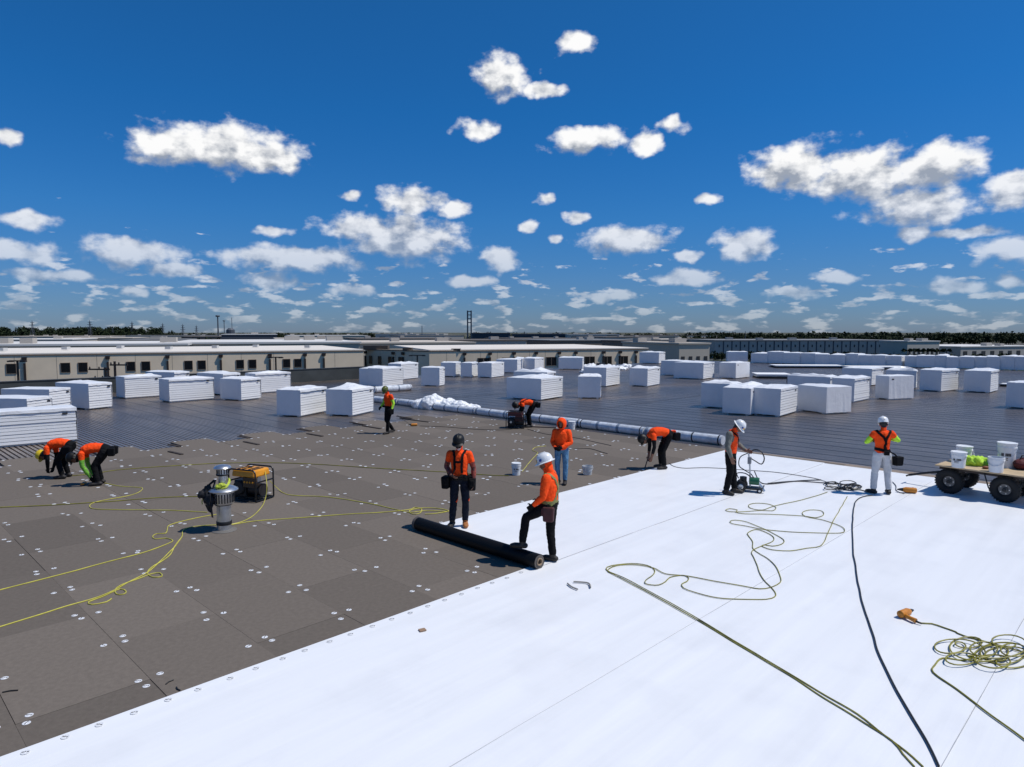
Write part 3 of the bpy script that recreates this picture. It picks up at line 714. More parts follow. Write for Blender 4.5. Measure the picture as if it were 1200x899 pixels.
for (x0, x1) in ((882, 900), (901, 919), (920, 938), (939, 956), (957, 972), (973, 991), (992, 1006), (1007, 1022), (1023, 1038), (1039, 1057), (1062, 1075), (1076, 1096), (1097, 1110), (1111, 1124), (1125, 1142), (1143, 1158), (1158, 1172), (1173, 1189), (1190, 1212)):
    yb = 425.5 + (x1 - 882) / 330 * 9.5; i += 1
    FS(x1 - 1, yb, -26 - srng.uniform(0, 24), Lx=x0 - 2, wr=1.9, h=1.3 + srng.uniform(-.10, .14), label='foam board stack in the long far row before the woods', group='far row of foam stacks', far=True, lump=.08, lines=i % 3 == 0)
FS(858, 480, -38, wl=1.6, wr=1.22, h=1.25, label='foam board stack mostly hidden behind the near stack pair', lump=.16)
FS(879, 487.6, -37, Lx=846.5, wr=2.44, h=1.25, label='near foam board stack of a tight pair, on its shaded side', lump=.14, lines=False)
FS(914, 489, -39, Lx=880.5, Rx=934.5, top=456, label='near foam board stack of a tight pair, with the ribbed sunny side', lump=.10)
FS(968, 486, -68, Lx=935, Rx=996.5, top=454, label='turned foam board stack with smooth bluish wrapped faces', lump=.06, lines=False, mark=False)
FS(972, 467, -44, wl=2.44, wr=1.22, h=1.22, label='foam board stack behind the turned smooth stack', lump=.12)
FS(1000.5, 472, -45, Lx=975, Rx=1025, top=444, label='foam board stack with ribbed side between the two smooth turned stacks')
FS(1041, 469, -72, Lx=1026, Rx=1070, top=441, label='turned foam board stack with rounded smooth corner and a dark strap mark', lump=.06, lines=False)
FS(1021, 452.5, -46, wl=2.0, Rx=1037, h=1.22, label='low topped foam board stack behind the ribbed one', lump=.08)
FS(1073, 456, -34, Lx=1038, wr=1.22, h=1.22, label='foam board stack with a peaked wrap top', lump=.26)
FS(1102.5, 459.6, -55, Lx=1077.5, Rx=1128, top=433, label='foam board stack with loosely lined side left of the sharp cornered stack', lump=.09)
FS(1160, 461, -45, Lx=1129, Rx=1171, top=435, label='sharp cornered foam board stack with a thin bright side')
FS(1204, 480, -52, Lx=1180, wr=1.6, h=1.3, label='smooth foam board stack above the loaded cart', lump=.05, lines=False, mark=False)
# flat piles of single sheets, far
def sheet_pile(px0, px1, py, n, label, w=2.4):
    p0, p1 = Gd(px0, py), Gd(px1, py + .4); d = p1 - p0; r = empty('sheet_pile', (p0 + p1) / 2, math.atan2(d.y, d.x)); L = d.length
    for i in range(n):
        o = MB().box((srng.uniform(-.1, .1), srng.uniform(-.15, .15), .03 + i * .075), (L, w + srng.uniform(-.2, .2), .055)).build('foam_sheet', foam if i == n - 1 else black_cloth if i < 2 else foam, r)
    return tag(r, label, 'sheet pile')
sheet_pile(884, 924, 442.5, 5, 'low pile of loose foam sheets beside the dark blue bundle')
sheet_pile(905, 985, 430.6, 4, 'long low dark pile of sheets in front of the far stack row')
sheet_pile(990, 1060, 432.2, 4, 'low dark pile of sheets by the blue scrap in the far row')
sheet_pile(1172, 1180, 452.5, 3, 'little pile of offcut sheets right of the sharp cornered stack', .8)
# dark blue bundle behind the near pair
p = Gd(926.8, 452); r = empty('tarp_bundle', p); tag(r, 'dark blue round tarp bundle behind the near foam stack pair', 'bundle')
m = MB(); m.ball((0, 0, .33), (.33, .30, .34), 16, 10); m.v = [tuple(Vector(v) * (1 + .12 * mnoise.noise(Vector(v) * 4))) for v in m.v]
m.build('bundle', mat('dark_blue_tarp', (.012, .016, .06), .6, var=.4, vscale=8), r, smooth=True); MB().tube([(.3 * math.cos(q * .5), .29 * math.sin(q * .5), .36) for q in range(13)], .015, 6).build('tie_rope', black_cord, r)
# scrap between the far stacks
def lump_mesh(name, parent, blobs, mt, amp=.12, sc_=3., seed=0, vox=.03, loc=None, smooth=True, minz=0.):
    m = MB()
    for (c, r) in blobs: m.ball(c, r, 14, 10)
    o = m.build(name, mt, parent, loc, smooth=smooth)
    rm = o.modifiers.new('r', 'REMESH'); rm.mode = 'VOXEL'; rm.voxel_size = vox
    dg = bpy.context.evaluated_depsgraph_get(); me = bpy.data.meshes.new_from_object(o.evaluated_get(dg)); o.modifiers.clear(); o.data = me
    n = len(me.vertices); co = np.empty(n * 3, np.float32); me.vertices.foreach_get('co', co); co = co.reshape(-1, 3); no = np.empty(n * 3, np.float32); me.vertices.foreach_get('normal', no); no = no.reshape(-1, 3)
    for i in range(n):
        v = Vector(co[i]); a = mnoise.turbulence(v * sc_ + Vector((seed, 0, 0)), 4, True) - .35
        co[i] += no[i] * amp * a
    co[:, 2] = np.maximum(co[:, 2], minz); me.vertices.foreach_set('co', co.ravel()); me.update()
    me.polygons.foreach_set('use_smooth', [smooth] * len(me.polygons)); return o
film = mat('crumpled_white_film', (.80, .81, .82), .45, var=.05, vscale=3, bump=.02, bscale=7)
p0, p1 = Gd(490, 478.5), Gd(556, 481.5)
r = empty('plastic_heap', (p0 + p1) / 2); tag(r, 'heap of crumpled white plastic wrap behind the long wrapped rolls', 'plastic heap')
d = (p1 - p0) / 2; bl = []
for (t, s, h) in ((-.82, .5, .42), (-.55, .6, .62), (-.25, .5, .44), (.02, .55, .46), (.3, .42, .32), (.55, .5, .42), (.82, .4, .24), (-.1, .7, .25), (.6, .6, .2), (-.6, .6, .2)):
    bl.append(((d.x * t + srng.uniform(-.15, .15), d.y * t + srng.uniform(.0, .4), h * .35), (s, s * .8, h * .78)))
lump_mesh('crumpled_film', r, bl, film, .17, 1.9, 3, .035)
for (x, y, s) in ((692, 431, .5), (700, 434, .4), (712, 432, .6), (724, 433.5, .5), (733, 431, .35), (688, 437, .4)):
    p = Gd(x, y); r = empty('scrap_heap', p); tag(r, 'small heap of white scrap sheets among the stacks by the tan warehouse', 'scrap', 'scrap heaps')
    lump_mesh('scrap_film', r, [((0, 0, .1), (s * 1.8, s, .28)), ((s, .2, .1), (s, s, .2))], film, .25, 2, x, .07)
MB().box((0, 0, .25), (.9, .6, .5)).build('crate', mat('dark_crate', (.02, .025, .035), .6), tag(empty('dark_crate', Gd(704, 431)), 'small dark crate among the white scrap heaps', 'crate'))

# ------------------------------------------------------------------ long wrapped rolls on the deck
roll_wrap = mat('white_roll_wrap', (.62, .65, .69), .30, var=.30, vscale=3.5, bump=.01, bscale=9, aniso=(1, 1, 1))
band_m = mat('black_band', (.015, .015, .018), .5)
def wrapped_roll(a0, a1, b, label, r=.168, rz=0., base=None, ang=None):
    L = a1 - a0; root = empty('wrapped_roll', AB((a0 + a1) / 2, b, DECK_Z) if base is None else base, ROOF_ROT + rz if ang is None else ang)
    tag(root, label, 'wrapped roll', 'white wrapped membrane rolls'); n = 22; m = MB(); P = []; Rr = []; s = srng.uniform(0, 50)
    for i in range(n + 1):
        x = -L / 2 + L * i / n; P.append((x, 0, r)); Rr.append(r * (1 + .02 * mnoise.noise(Vector((x * 3, s, 0)))) * (.96 if i in (0, n) else 1))
    m.tube(P, Rr, 16); m.build('roll', roll_wrap, root, smooth=True)
    for t in (-.485, -.2, .13, .46):
        t += srng.uniform(-.012, .012); w = srng.choice((.03, .04, .05, .12)); MB().tube([(t * L - w / 2, 0, r), (t * L + w / 2, 0, r)], r * 1.012, 16).build('strap_band', band_m if w < .1 else mat('grey_film_band', (.22, .26, .32), .4), root, smooth=True)
    return root
RL = ['wrapped roll at the far end of the long line, beside the ribbed stacks', 'wrapped roll behind the walking worker', 'wrapped roll under the near side of the crumpled plastic heap', 'wrapped roll between the plastic heap and the dark compressor', 'wrapped roll behind the dark compressor', 'wrapped roll behind the hooded worker, dark bands along it', 'wrapped roll ending beside the membrane corner']
aa = -32.3
for i, lb in enumerate(RL):
    wrapped_roll(aa, aa + 3.02, 21.30 + .05 * math.sin(i * 2.1), lb, rz=.012 * (-1) ** i); aa += 3.06
p0, p1 = Gd(438, 460.5), Gd(481, 457.2); d = p1 - p0
wrapped_roll(0, d.length, 0, 'short loose wrapped roll by the uneven ribbed stack', base=(p0 + p1) / 2, ang=math.atan2(d.y, d.x), r=.2)
# ------------------------------------------------------------------ membrane roll being laid
roll_black = mat('black_membrane_back', (.005, .005, .0055), .55, bump=.002, bscale=12, spec=.2)
pr0, pr1 = AB(-10.26, 7.86), AB(-7.10, 7.86)
d = pr1 - pr0; rr_ = .118
mr = empty('membrane_roll', (pr0 + pr1) / 2, math.atan2(d.y, d.x)); tag(mr, 'thick black roll of roofing membrane being unrolled under a worker\'s boot', 'membrane roll')
m = MB(); L = d.length
m.tube([(-L/2 + L * i / 16, 0, rr_ + .004) for i in range(17)], [rr_ * (1 + .012 * mnoise.noise(Vector((i * .7, 0, 0)))) for i in range(17)], 28, cap=False)
m.build('outer_layer', roll_black, mr, smooth=True)
for sx in (-1, 1):
    m = MB(); q = []
    for i in range(120):
        t = i / 119; ang_ = t * 2 * math.pi * 5; r_ = .062 + (rr_ - .062) * t; q.append((sx * (L/2 - .004), r_ * math.cos(ang_), rr_ + .004 + r_ * math.sin(ang_)))
    n0 = len(m.v)
    for (x, y, z) in q: m.v += [(x, y, z), (x - sx * .06, y, z)]
    for i in range(119): m.f.append((n0+2*i, n0+2*i+1, n0+2*i+3, n0+2*i+2)); m.m.append(0)
    mo = m.build('spiral_edge', mat('grey_roll_edge', (.10, .085, .075), .7), mr); s_ = mo.modifiers.new('t', 'SOLIDIFY'); s_.thickness = .012
m = MB(); 
for (R0, R1) in ((.062, .048),):
    n = 20
    for (x0, x1) in ((-L/2 - .012, L/2 + .012),):
        for rad_, x_ in ((R0, x0), (R0, x1), (R1, x1), (R1, x0)):
            m.v += [(x_, rad_ * math.cos(2*math.pi*j/n), rr_ + .004 + rad_ * math.sin(2*math.pi*j/n)) for j in range(n)]
    for k in range(4):
        for j in range(n): m.f.append((k*n+j, k*n+(j+1)%n, ((k+1)%4)*n+(j+1)%n, ((k+1)%4)*n+j)); m.m.append(0)
m.build('cardboard_core', mat('cardboard', (.33, .24, .16), .9, var=.2), mr, smooth=True)

# ------------------------------------------------------------------ dark strips for shaded board gaps, and loose scraps
gap_shade_m = mat('painted_gap_shade', (.045, .034, .028), .9, var=.2, vscale=6)  # added dark bars; the brown stands for shade in gaps and board edges
for i, (x0, y0, x1, y1) in enumerate(((198, 521.5, 211, 524), (198, 529.5, 213.5, 533), (279, 511.5, 291.5, 513.8), (286, 518, 303, 521.5), (348, 503.3, 363, 505.3), (360, 508.5, 378, 511.7), (410, 495, 424, 497.6), (425, 499.3, 446, 502.8), (465, 488, 482.5, 490.6), (482, 492.5, 503, 495))):
    a, b_ = G(x0, y0), G(x1, y1); d = b_ - a
    o = MB().box((0, 0, .014), (d.length, .10, .028)).build('gap_shade_strip', gap_shade_m, None, ((a + b_) / 2) + Vector((0, 0, .002)), math.atan2(d.y, d.x), bevel=.006)
    tag(o, 'added dark strip standing for a shaded gap at the stepped board edge', 'gap shade strip', 'strips standing for shaded gaps')
o = MB().box((0, 0, .006), (.085, .075, .012)).build('scrap_square', mat('tan_scrap', (.30, .19, .12), .8), None, G(495, 740) + Vector((0, 0, .014)), .5, bevel=.002); tag(o, 'small tan square scrap lying on the white membrane', 'scrap')
for pts, lb in ((((665, 686), (670, 690), (677, 693)), 'short bent grey offcut on the membrane near the roll end'), (((672, 684), (682, 684.5), (690, 686), (692, 691)), 'bent grey offcut with a hooked end on the membrane near the roll end')):
    q = spline([G(x, y) + Vector((0, 0, .03)) for x, y in pts], .02); o = MB().tube(q, .012, 5).build('offcut', mat('grey_offcut', (.25, .24, .22), .8), smooth=True); tag(o, lb, 'offcut')
for (x, y, ln, an, lb) in ((12, 811, .14, .3, 'thin dark splinter on the grey boards'), (199, 800, .10, 1.2, 'tiny dark screw near the membrane edge'), (209, 808, .10, 2.4, 'tiny dark bent nail near the membrane edge')):
    o = MB().tube([(-ln/2, 0, .006), (0, .01, .008), (ln/2, 0, .006)], .007, 5).build('debris_sliver', black_rubber, None, G(x, y) + Vector((0, 0, .003)), an); tag(o, lb, 'debris')

# ------------------------------------------------------------------ cords
def cord(name, label, px, r, mt, cat='cord', z0=.0, step=.07, z_list=None, grp=None, zs=None):
    pts = []
    for i, q in enumerate(px):
        zz = (q[2] if len(q) > 2 else z0); pts.append(G(q[0], q[1], zz) + Vector((0, 0, r)))
    q = spline(pts, step)
    for i, v in enumerate(q): q[i] = v + Vector((mnoise.noise(v * 2.1) * .012, mnoise.noise(v * 2.1 + Vector((9, 3, 1))) * .012, 0))
    o = MB().tube(q, r, 6).build(name, mt, smooth=True); tag(o, label, cat, grp); return o
W_ = .0135
main = [(1082,899),(1062,881),(1035,861),(1005,838),(960,811),(915,784),(860,751),(800,715),(755,690),(730,677),(715,671),(710,667),(716,663.5),(740,661),(758,663),(767,668),(765,674),(757,680),(756,684),(763,686),(772,686),(780,682),(785,677),(795,675),(802,675),(807,678),(805,682),(799,685),(801,690),(815,695),(840,701),(870,703),(898,703),(908,700),(909,696),(904,689),(895,680),(889,669),(884,654),(881,648),(884,644),(893,640),(905,635),(906.5,630),(899,625),(886,621),(876.5,625),(877,628),(882,635),(882,643),(890,649),(900,655),(910,666),(915,678),(913,684),(903,689),(890,690.5),(870,687),(840,682),(805,675.5),(780,673),(766,666),(745,662.5),(722,663.5),(712,669),(720,674),(760,695),(810,723),(870,759),(925,792),(965,818),(1010,846),(1045,868),(1058,884),(1072,899)]
cord('extension_cord', 'doubled olive yellow cord looping across the white membrane to its edge', main, .0072, dark_cord, z0=W_)
cord('extension_cord', 'thin olive cord zigzagging from the coil beside the white trousered worker', [(970,577),(940,586),(908,593),(893,598),(880,596),(878,592),(886,590),(900,591),(909,595),(905,599),(893,598.5),(870,600),(855,600),(850,598),(855,596.5),(864,598),(862,600.5),(872,602.5),(900,603),(940,605),(955,607),(965,604),(962,599),(948,598),(940,601),(945,606),(965,610),(985,617),(990,622),(985,625),(960,625),(930,624),(895,621),(875,617),(858,614),(856,611),(862,610),(875,612),(890,618),(905,625),(918,633),(916,638),(905,640.5),(895,639),(893,641),(905,645),(925,646),(945,643),(960,641),(966,635),(970,625),(980,605),(993,582)], .0072, dark_cord, z0=W_)
cord('power_cable', 'thick black cable running along the membrane towards the white trousered worker', [(1100,899),(1085,868),(1062,830),(1035,780),(1021,740),(1010,705),(1003,670),(999,630),(1000,600),(1003,588),(1012,582.5),(1022,581)], .0115, black_cord, z0=W_)
rc = random.Random(9)
def coil_px(cx, cy, rx, ry, n, r0=.35):
    out = []
    t = 0; 
    for k in range(n * 10):
        q = k / 10 * 2 * math.pi; c = k / (n * 10); ox = cx + rx * .62 * math.sin(c * 9.1 + 1) ; oy = cy + ry * .5 * math.sin(c * 13.7)
        s = r0 + .25 * math.sin(c * 31) ; out.append((ox + rx * s * math.cos(q), oy + ry * s * 1.15 * math.sin(q), W_ + .016 * (k / (n * 10)) * 3 + .008 * math.sin(k)))
    return out
pile = [(1072,728),(1080,731),(1092,731.5),(1106,736),(1120,741),(1130,746)] + coil_px(1152, 765, 52, 20, 13) + [(1130,775),(1105,772),(1096,780),(1092,786),(1098,793),(1120,808),(1150,830),(1206,872)]
cord('extension_cord', 'big tangled coil of olive yellow cord with a tail on the white membrane', pile, .009, dark_cord, step=.05, z0=W_)
cord('extension_cord', 'small dark tangled coil at the feet of the white trousered worker', [(900,567,W_),(930,564.5,W_),(960,566,W_)] + coil_px(986, 570, 23, 6, 9) + [(1010,575,W_),(1016,577,W_)], .012, black_cord, step=.06)
cord('power_cable', 'black cable trailing from the welding machine over the membrane', [(884,553,.25),(888,562,.10),(893,567,W_),(905,567.5,W_),(935,564,W_),(962,563,W_)], .013, black_cord)
cord('extension_cord', 'thin grey cord from the bent worker at the corner to the coil', [(784,543,W_),(790,547,W_),(803,549,W_),(830,548.5,W_),(870,551,W_),(910,554,W_),(950,560,W_),(968,565,W_)], .008, black_cord)
Y_ = .008
cord('extension_cord', 'bright yellow cord hanging from the generator down to the knot by the roof vent', [(311,553,.62),(313,570,.35),(310,588,.04),(300,602),(288,610),(270,615),(245,616),(225,618),(214,622),(213,630),(205,640),(200,650),(190,658),(178,665),(173,672),(180,677),(190,676),(188,672),(178,673),(165,678),(150,683),(140,687),(134,692),(137,697),(145,697),(148,694),(140,691),(120,700),(104,706),(108,709),(125,706),(131,702)], .0085, yellow_cord)
cord('extension_cord', 'bright yellow cord stretched over the boards from the knot by the vent', [(-12,695),(30,684.5),(80,671.5),(130,658),(170,647.5),(196,638),(203,634),(195,631),(183,632),(179,629),(184,626),(194,625.5),(196,620),(199,616),(215,611),(238,606),(256,603)], .0085, yellow_cord)
cord('extension_cord', 'yellow cord lying nearest the membrane edge on the boards', [(-12,739),(30,726),(75,712),(110,702),(132,693),(150,683),(172,672),(190,656),(204,642),(212,632)], .0085, yellow_cord)
cord('extension_cord', 'yellow cord running from the generator towards the harnessed worker', [(316,564,.25),(324,572,.05),(332,578),(345,581),(385,583),(430,590),(462,597),(480,601),(500,599),(526,600)], .0085, yellow_cord)
cord('extension_cord', 'yellow cord with a knot ending at the boots of the harnessed worker', [(268,616),(300,611),(350,607.5),(400,603.5),(445,601),(478,598),(486,595),(494,597),(492,602),(484,603),(480,599),(492,596),(510,596),(526,599),(512,602),(498,603)], .0085, yellow_cord)
cord('extension_cord', 'dull yellow cord crossing the boards behind the generator', [(84,558),(110,555.5),(140,551),(200,546.5),(270,543),(350,543.5),(440,549),(520,553.5),(570,557),(596,558)], .010, dark_cord)
cord('extension_cord', 'dull cord between the vent and the left edge of the boards', [(-10,595.5),(60,592.5),(130,588),(190,583.5),(245,582)], .010, dark_cord)
cord('extension_cord', 'yellow cord with a black plug bending behind the crouched pair of workers', [(121,566),(140,570),(161,571.5),(167,572.5),(163,577),(150,581.5),(125,586),(109,590),(105,594),(113,597),(150,598),(200,598.5),(243,601)], .0085, yellow_cord)
cord('extension_cord', 'yellow cord curling from the labelled bucket to the hooded worker', [(612,553),(618,545),(625,537),(630,531),(624,528),(628,524.5),(640,523)], .0085, yellow_cord)
cord('extension_cord', 'dark cord along the boards from the walking worker to the compressor', [(492,499.5),(520,500.5),(560,503.5),(590,504),(606,502)], .009, black_cord)
cord('extension_cord', 'dark cord from the compressor to the bent worker at the membrane corner', [(618,503),(640,509),(672,513),(700,519),(716,522.5)], .009, black_cord)
cord('extension_cord', 'short dark cord under the hooded worker by the clear bucket', [(672,526.5),(690,526),(705,530),(712,532)], .009, black_cord)

# ------------------------------------------------------------------ buckets
def bucket(loc, h, r, label, grp='white plastic buckets', mt=None, lid=True, rot=0., mark=True, scale=1.):
    root = empty('bucket', loc, rot); mt = mt or white_plastic; tag(root, label, 'bucket', grp)
    m = MB(); prof = [(r * .86, 0), (r * .97, h * .82), (r * 1.04, h * .82), (r * 1.04, h * .87), (r * .99, h * .87), (r, h * .955), (r * 1.05, h * .96), (r * 1.05, h)]
    if not lid: prof += [(r * .95, h), (r * .82, .02)]
    m.lathe(prof, 22, capt=True); m.build('body', mt, root, smooth=True)
    if lid: MB().lathe([(r * 1.07, 0), (r * 1.08, .02), (r * 1.0, .026), (r * .96, .018), (.001, .018)], 22, (0, 0, h), capt=False).build('lid', mt, root, smooth=True)
    q = [(r * 1.05 * math.cos(t), r * 1.05 * math.sin(t), h * .86 - .5 * h * math.sin(t) * .8) for t in [i * math.pi / 14 for i in range(15)]]
    MB().tube([(x, -y, z) for x, y, z in q], .005, 5).build('wire_handle', galv, root)
    if mark:
        m = MB(); n = 7
        for i in range(n):
            for (z0, z1, mi) in ((.50, .62, 0), (.40, .43, 0), (.33, .355, 0)):
                if z0 > .45 and i in (2,): continue
                if z0 < .45 and i not in (1, 2, 3, 4): continue
                t0, t1 = -1.57 - .55 + i * 1.1 / n, -1.57 - .55 + (i + .82) * 1.1 / n; rr2 = r * .965
                m.add([(rr2*math.cos(t0), rr2*math.sin(t0), h*z0), (rr2*math.cos(t1), rr2*math.sin(t1), h*z0), (rr2*math.cos(t1), rr2*math.sin(t1), h*z1), (rr2*math.cos(t0), rr2*math.sin(t0), h*z1)], [(0, 1, 2, 3)])
        m.build('printed_mark', dark_mark, root)
    return root
bucket(G(605, 556.5), .30, .12, 'white bucket with a dark printed label on the boards beside the harnessed worker')
clear = mat('cloudy_clear_plastic', (.72, .74, .75), .25, trans=.35)
bucket(G(688.5, 556), .23, .135, 'cloudy see-through tub on the boards near the hooded worker', mt=clear, lid=False, mark=False)
bucket(Gd(670, 504.5), .34, .14, 'white bucket set against the wrapped rolls', mark=False)

# ------------------------------------------------------------------ roof vent with a harness
vp = G(263, 621.5)
vr = empty('roof_vent', vp); tag(vr, 'galvanised double roof vent pipe with a louvred collar standing on the boards', 'roof vent')
MB().lathe([(0.228, .004), (0.220, .012), (0.141, .03)], 24).build('flashing', mat('grey_flashing', (.14, .13, .12), .8), vr, smooth=True)
MB().lathe([(0.131, .0), (0.131, .60)], 24).build('lower_pipe', galv, vr, smooth=True)
MB().lathe([(0.137, .12), (0.140, .125), (0.140, .185), (0.137, .19)], 24).build('clamp_band', black_rubber, vr, smooth=True)
MB().lathe([(0.156, .50), (0.156, .53)], 24).build('lower_ring', black_rubber, vr, smooth=True)
m = MB(); m.lathe([(0.179, .52), (0.194, .54), (0.194, .76)], 24); m.build('louvre_collar', galv, vr, smooth=True)
for i in range(24):
    q = 2 * math.pi * i / 24; MB().box((.196, 0, .64), (.010, .020, .17), 0, Matrix.Rotation(q, 4, 'Z')).build('louvre', black_rubber, vr)
MB().lathe([(0.198, .755), (0.262, .77), (0.266, .785), (0.228, .82), (0.122, .86), (0.084, .865)], 28).build('skirt', galv, vr, smooth=True)
MB().lathe([(0.080, .85), (0.080, 1.08)], 20).build('upper_pipe', galv, vr, smooth=True)
MB().lathe([(0.114, 1.06), (0.118, 1.065), (0.118, 1.085), (0.114, 1.09)], 20).build('upper_ring', black_rubber, vr, smooth=True)
MB().lathe([(0.103, 1.085), (0.103, 1.19)], 20).build('cap_louvre', galv, vr, smooth=True)
for i in range(14):
    q = 2 * math.pi * i / 14; MB().box((.105, 0, 1.138), (.008, .018, .085), 0, Matrix.Rotation(q, 4, 'Z')).build('louvre', black_rubber, vr)
MB().lathe([(0.106, 1.185), (0.156, 1.19), (0.160, 1.205), (0.137, 1.235), (0.068, 1.258), (0.001, 1.262)], 24, capt=False).build('cap', galv, vr, smooth=True)
hr = empty('safety_harness', vp); hr.scale = (.82, .82, 1); tag(hr, 'black and yellow safety harness hung over the roof vent', 'harness'); lime_web = mat('lime_webbing', (.42, .50, .04), .7, var=.3, vscale=20)
def band(pts, w, t, mt, name, parent):
    q = spline(pts, .03); m = MB(); up = Vector((0, 0, 1)); prev = None
    for i, v in enumerate(q):
        tg = (q[min(i+1, len(q)-1)] - q[max(i-1, 0)]).normalized(); n = Vector((v.x, v.y, .15)).normalized(); s = tg.cross(n).normalized() * w / 2; n = n * t
        o = len(m.v); m.v += [tuple(v + s), tuple(v - s), tuple(v - s + n), tuple(v + s + n)]
        if i:
            for a in range(4): m.f.append((o - 4 + a, o - 4 + (a+1) % 4, o + (a+1) % 4, o + a)); m.m.append(0)
    return m.build(name, mt, parent)
band([(-.12, -.10, .98), (-.16, -.20, .80), (-.18, -.30, .72), (-.16, -.28, .5), (-.15, -.25, .3)], .06, .012, black_cloth, 'strap', hr)
band([(-.30, -.16, .80), (-.36, -.18, .70), (-.38, -.14, .58), (-.30, -.14, .45), (-.22, -.15, .40)], .07, .014, black_cloth, 'strap', hr)
band([(-.20, .05, .95), (-.34, -.05, .84), (-.44, -.10, .70), (-.48, -.10, .64)], .08, .02, black_cloth, 'strap', hr)
band([(-.08, -.16, .90), (.02, -.2, .86), (.14, -.18, .87), (.16, -.05, .93), (.12, .06, .98)], .05, .012, lime_web, 'lime_strap', hr)
band([(-.36, -.12, .66), (-.44, -.10, .60), (-.44, -.10, .52)], .05, .012, lime_web, 'lime_strap', hr)
lump_mesh('strap_bundle', hr, [((-.30, -.12, .66), (.12, .10, .14)), ((-.42, -.12, .72), (.10, .08, .08)), ((-.22, -.22, .60), (.08, .08, .14)), ((-.30, -.10, .80), (.08, .08, .10))], black_cloth, .05, 9, 4, .02)
lump_mesh('webbing_bundle', hr, [((.05, -.17, .90), (.10, .06, .035)), ((-.02, -.20, .87), (.08, .05, .03))], lime_web, .04, 12, 8, .014)

# ------------------------------------------------------------------ generator
def generator(loc, rot, s, label, top_m, dark=False):
    r = empty('generator', loc, rot); tag(r, label, 'generator'); fr = mat('black_tube_frame', (.012, .012, .013), .4, .3)
    L, Wd, Hh = .70 * s, .52 * s, .66 * s; tr = .017 * s
    for y in (-Wd/2, Wd/2):
        c = .07 * s; pts = [(-L/2, y, .05), (-L/2, y, Hh - c), (-L/2 + c * .3, y, Hh - c * .3), (-L/2 + c, y, Hh), (L/2 - c, y, Hh), (L/2 - c * .3, y, Hh - c * .3), (L/2, y, Hh - c), (L/2, y, .05)]
        MB().tube(pts + [(L/2, y, .03), (-L/2, y, .03)], tr, 8, closed=True).build('frame_tube', fr, r, smooth=True)
    for x, z in ((-L/2, .03), (L/2, .03), (-L/2, Hh * .62), (L/2, Hh * .62)): MB().tube([(x, -Wd/2, z), (x, Wd/2, z)], tr, 8).build('cross_bar', fr, r, smooth=True)
    t = MB(); t.box((0, 0, Hh - .085 * s), (L * .86, Wd * .92, .15 * s), top=.93); t.build('fuel_tank', top_m, r, bevel=.03 * s)
    MB().lathe([(.045, 0), (.045, .03), (.03, .036)], 14, (-.05, .04, Hh - .012 * s)).build('fuel_cap', black_rubber, r, smooth=True)
    for x in (-.18, -.06, .10, .20): MB().box((x * s, -.02, Hh - .006 * s), (.05 * s, Wd * .55, .012)).build('tank_rib', mat('dark_tank_rib', (.03, .02, .01), .6), r)
    MB().box((-.15 * s, 0, .24 * s), (.30 * s, .34 * s, .34 * s)).build('engine_block', mat('dark_engine', (.02, .02, .022), .5, .4), r, bevel=.02)
    MB().lathe([(.14 * s, 0), (.15 * s, .02), (.13 * s, .05), (.05 * s, .065)], 20, (0, 0, 0), 0, Matrix.Translation((-.16 * s, -.17 * s, .26 * s)) @ Matrix.Rotation(rad(90), 4, 'X')).build('recoil_starter', black_rubber, r, smooth=True)
    MB().lathe([(.045, .066), (.045, .074), (.001, .074)], 14, (0, 0, 0), 0, Matrix.Translation((-.16 * s, -.17 * s, .26 * s)) @ Matrix.Rotation(rad(90), 4, 'X'), capt=False).build('starter_hub', galv, r)
    MB().tube([(.02 * s, 0, .22 * s), (.32 * s, 0, .22 * s)], .13 * s, 18).build('alternator', mat('dark_alternator', (.035, .03, .03), .5, .4), r, smooth=True)
    MB().box((.16 * s, -.2 * s, .40 * s), (.30 * s, .10 * s, .20 * s)).build('control_panel', mat('brown_black_panel', (.055, .03, .014), .5) if not dark else mat('red_black_panel', (.05, .008, .008), .5), r, bevel=.01)
    for x in (.06, .13, .20, .27): MB().lathe([(.022, 0), (.022, .012)], 10, (0, 0, 0), 0, Matrix.Translation((x * s, -.252 * s, .41 * s)) @ Matrix.Rotation(rad(90), 4, 'X')).build('outlet', top_m if not dark else black_rubber, r)
    MB().tube([(-.28 * s, .18 * s, .36 * s), (.05 * s, .18 * s, .36 * s)], .075 * s, 14).build('muffler', galv, r, smooth=True)
    MB().box((0, 0, .07 * s), (L * .92, Wd * .6, .03)).build('base_plate', fr, r)
    for x in (-.27, .27):
        for y in (-.18, .18): MB().lathe([(.03, 0), (.025, .05)], 10, (x * s, y * s, .006)).build('rubber_foot', black_rubber, r)
    return r
yel = mat('generator_yellow', (.75, .30, .015), .4, var=.12, vscale=4, coat=.2)
generator(G(295, 584.5), rad(-22), 1.08, 'yellow topped portable generator in a black tube frame next to the roof vent', yel)
cg = generator(G(604.5, 501.5), rad(-10), .98, 'dark red and black compressor set under the bending worker by the wrapped rolls', mat('dark_red_shroud', (.06, .008, .008), .5), True)
cg['category'] = 'compressor'

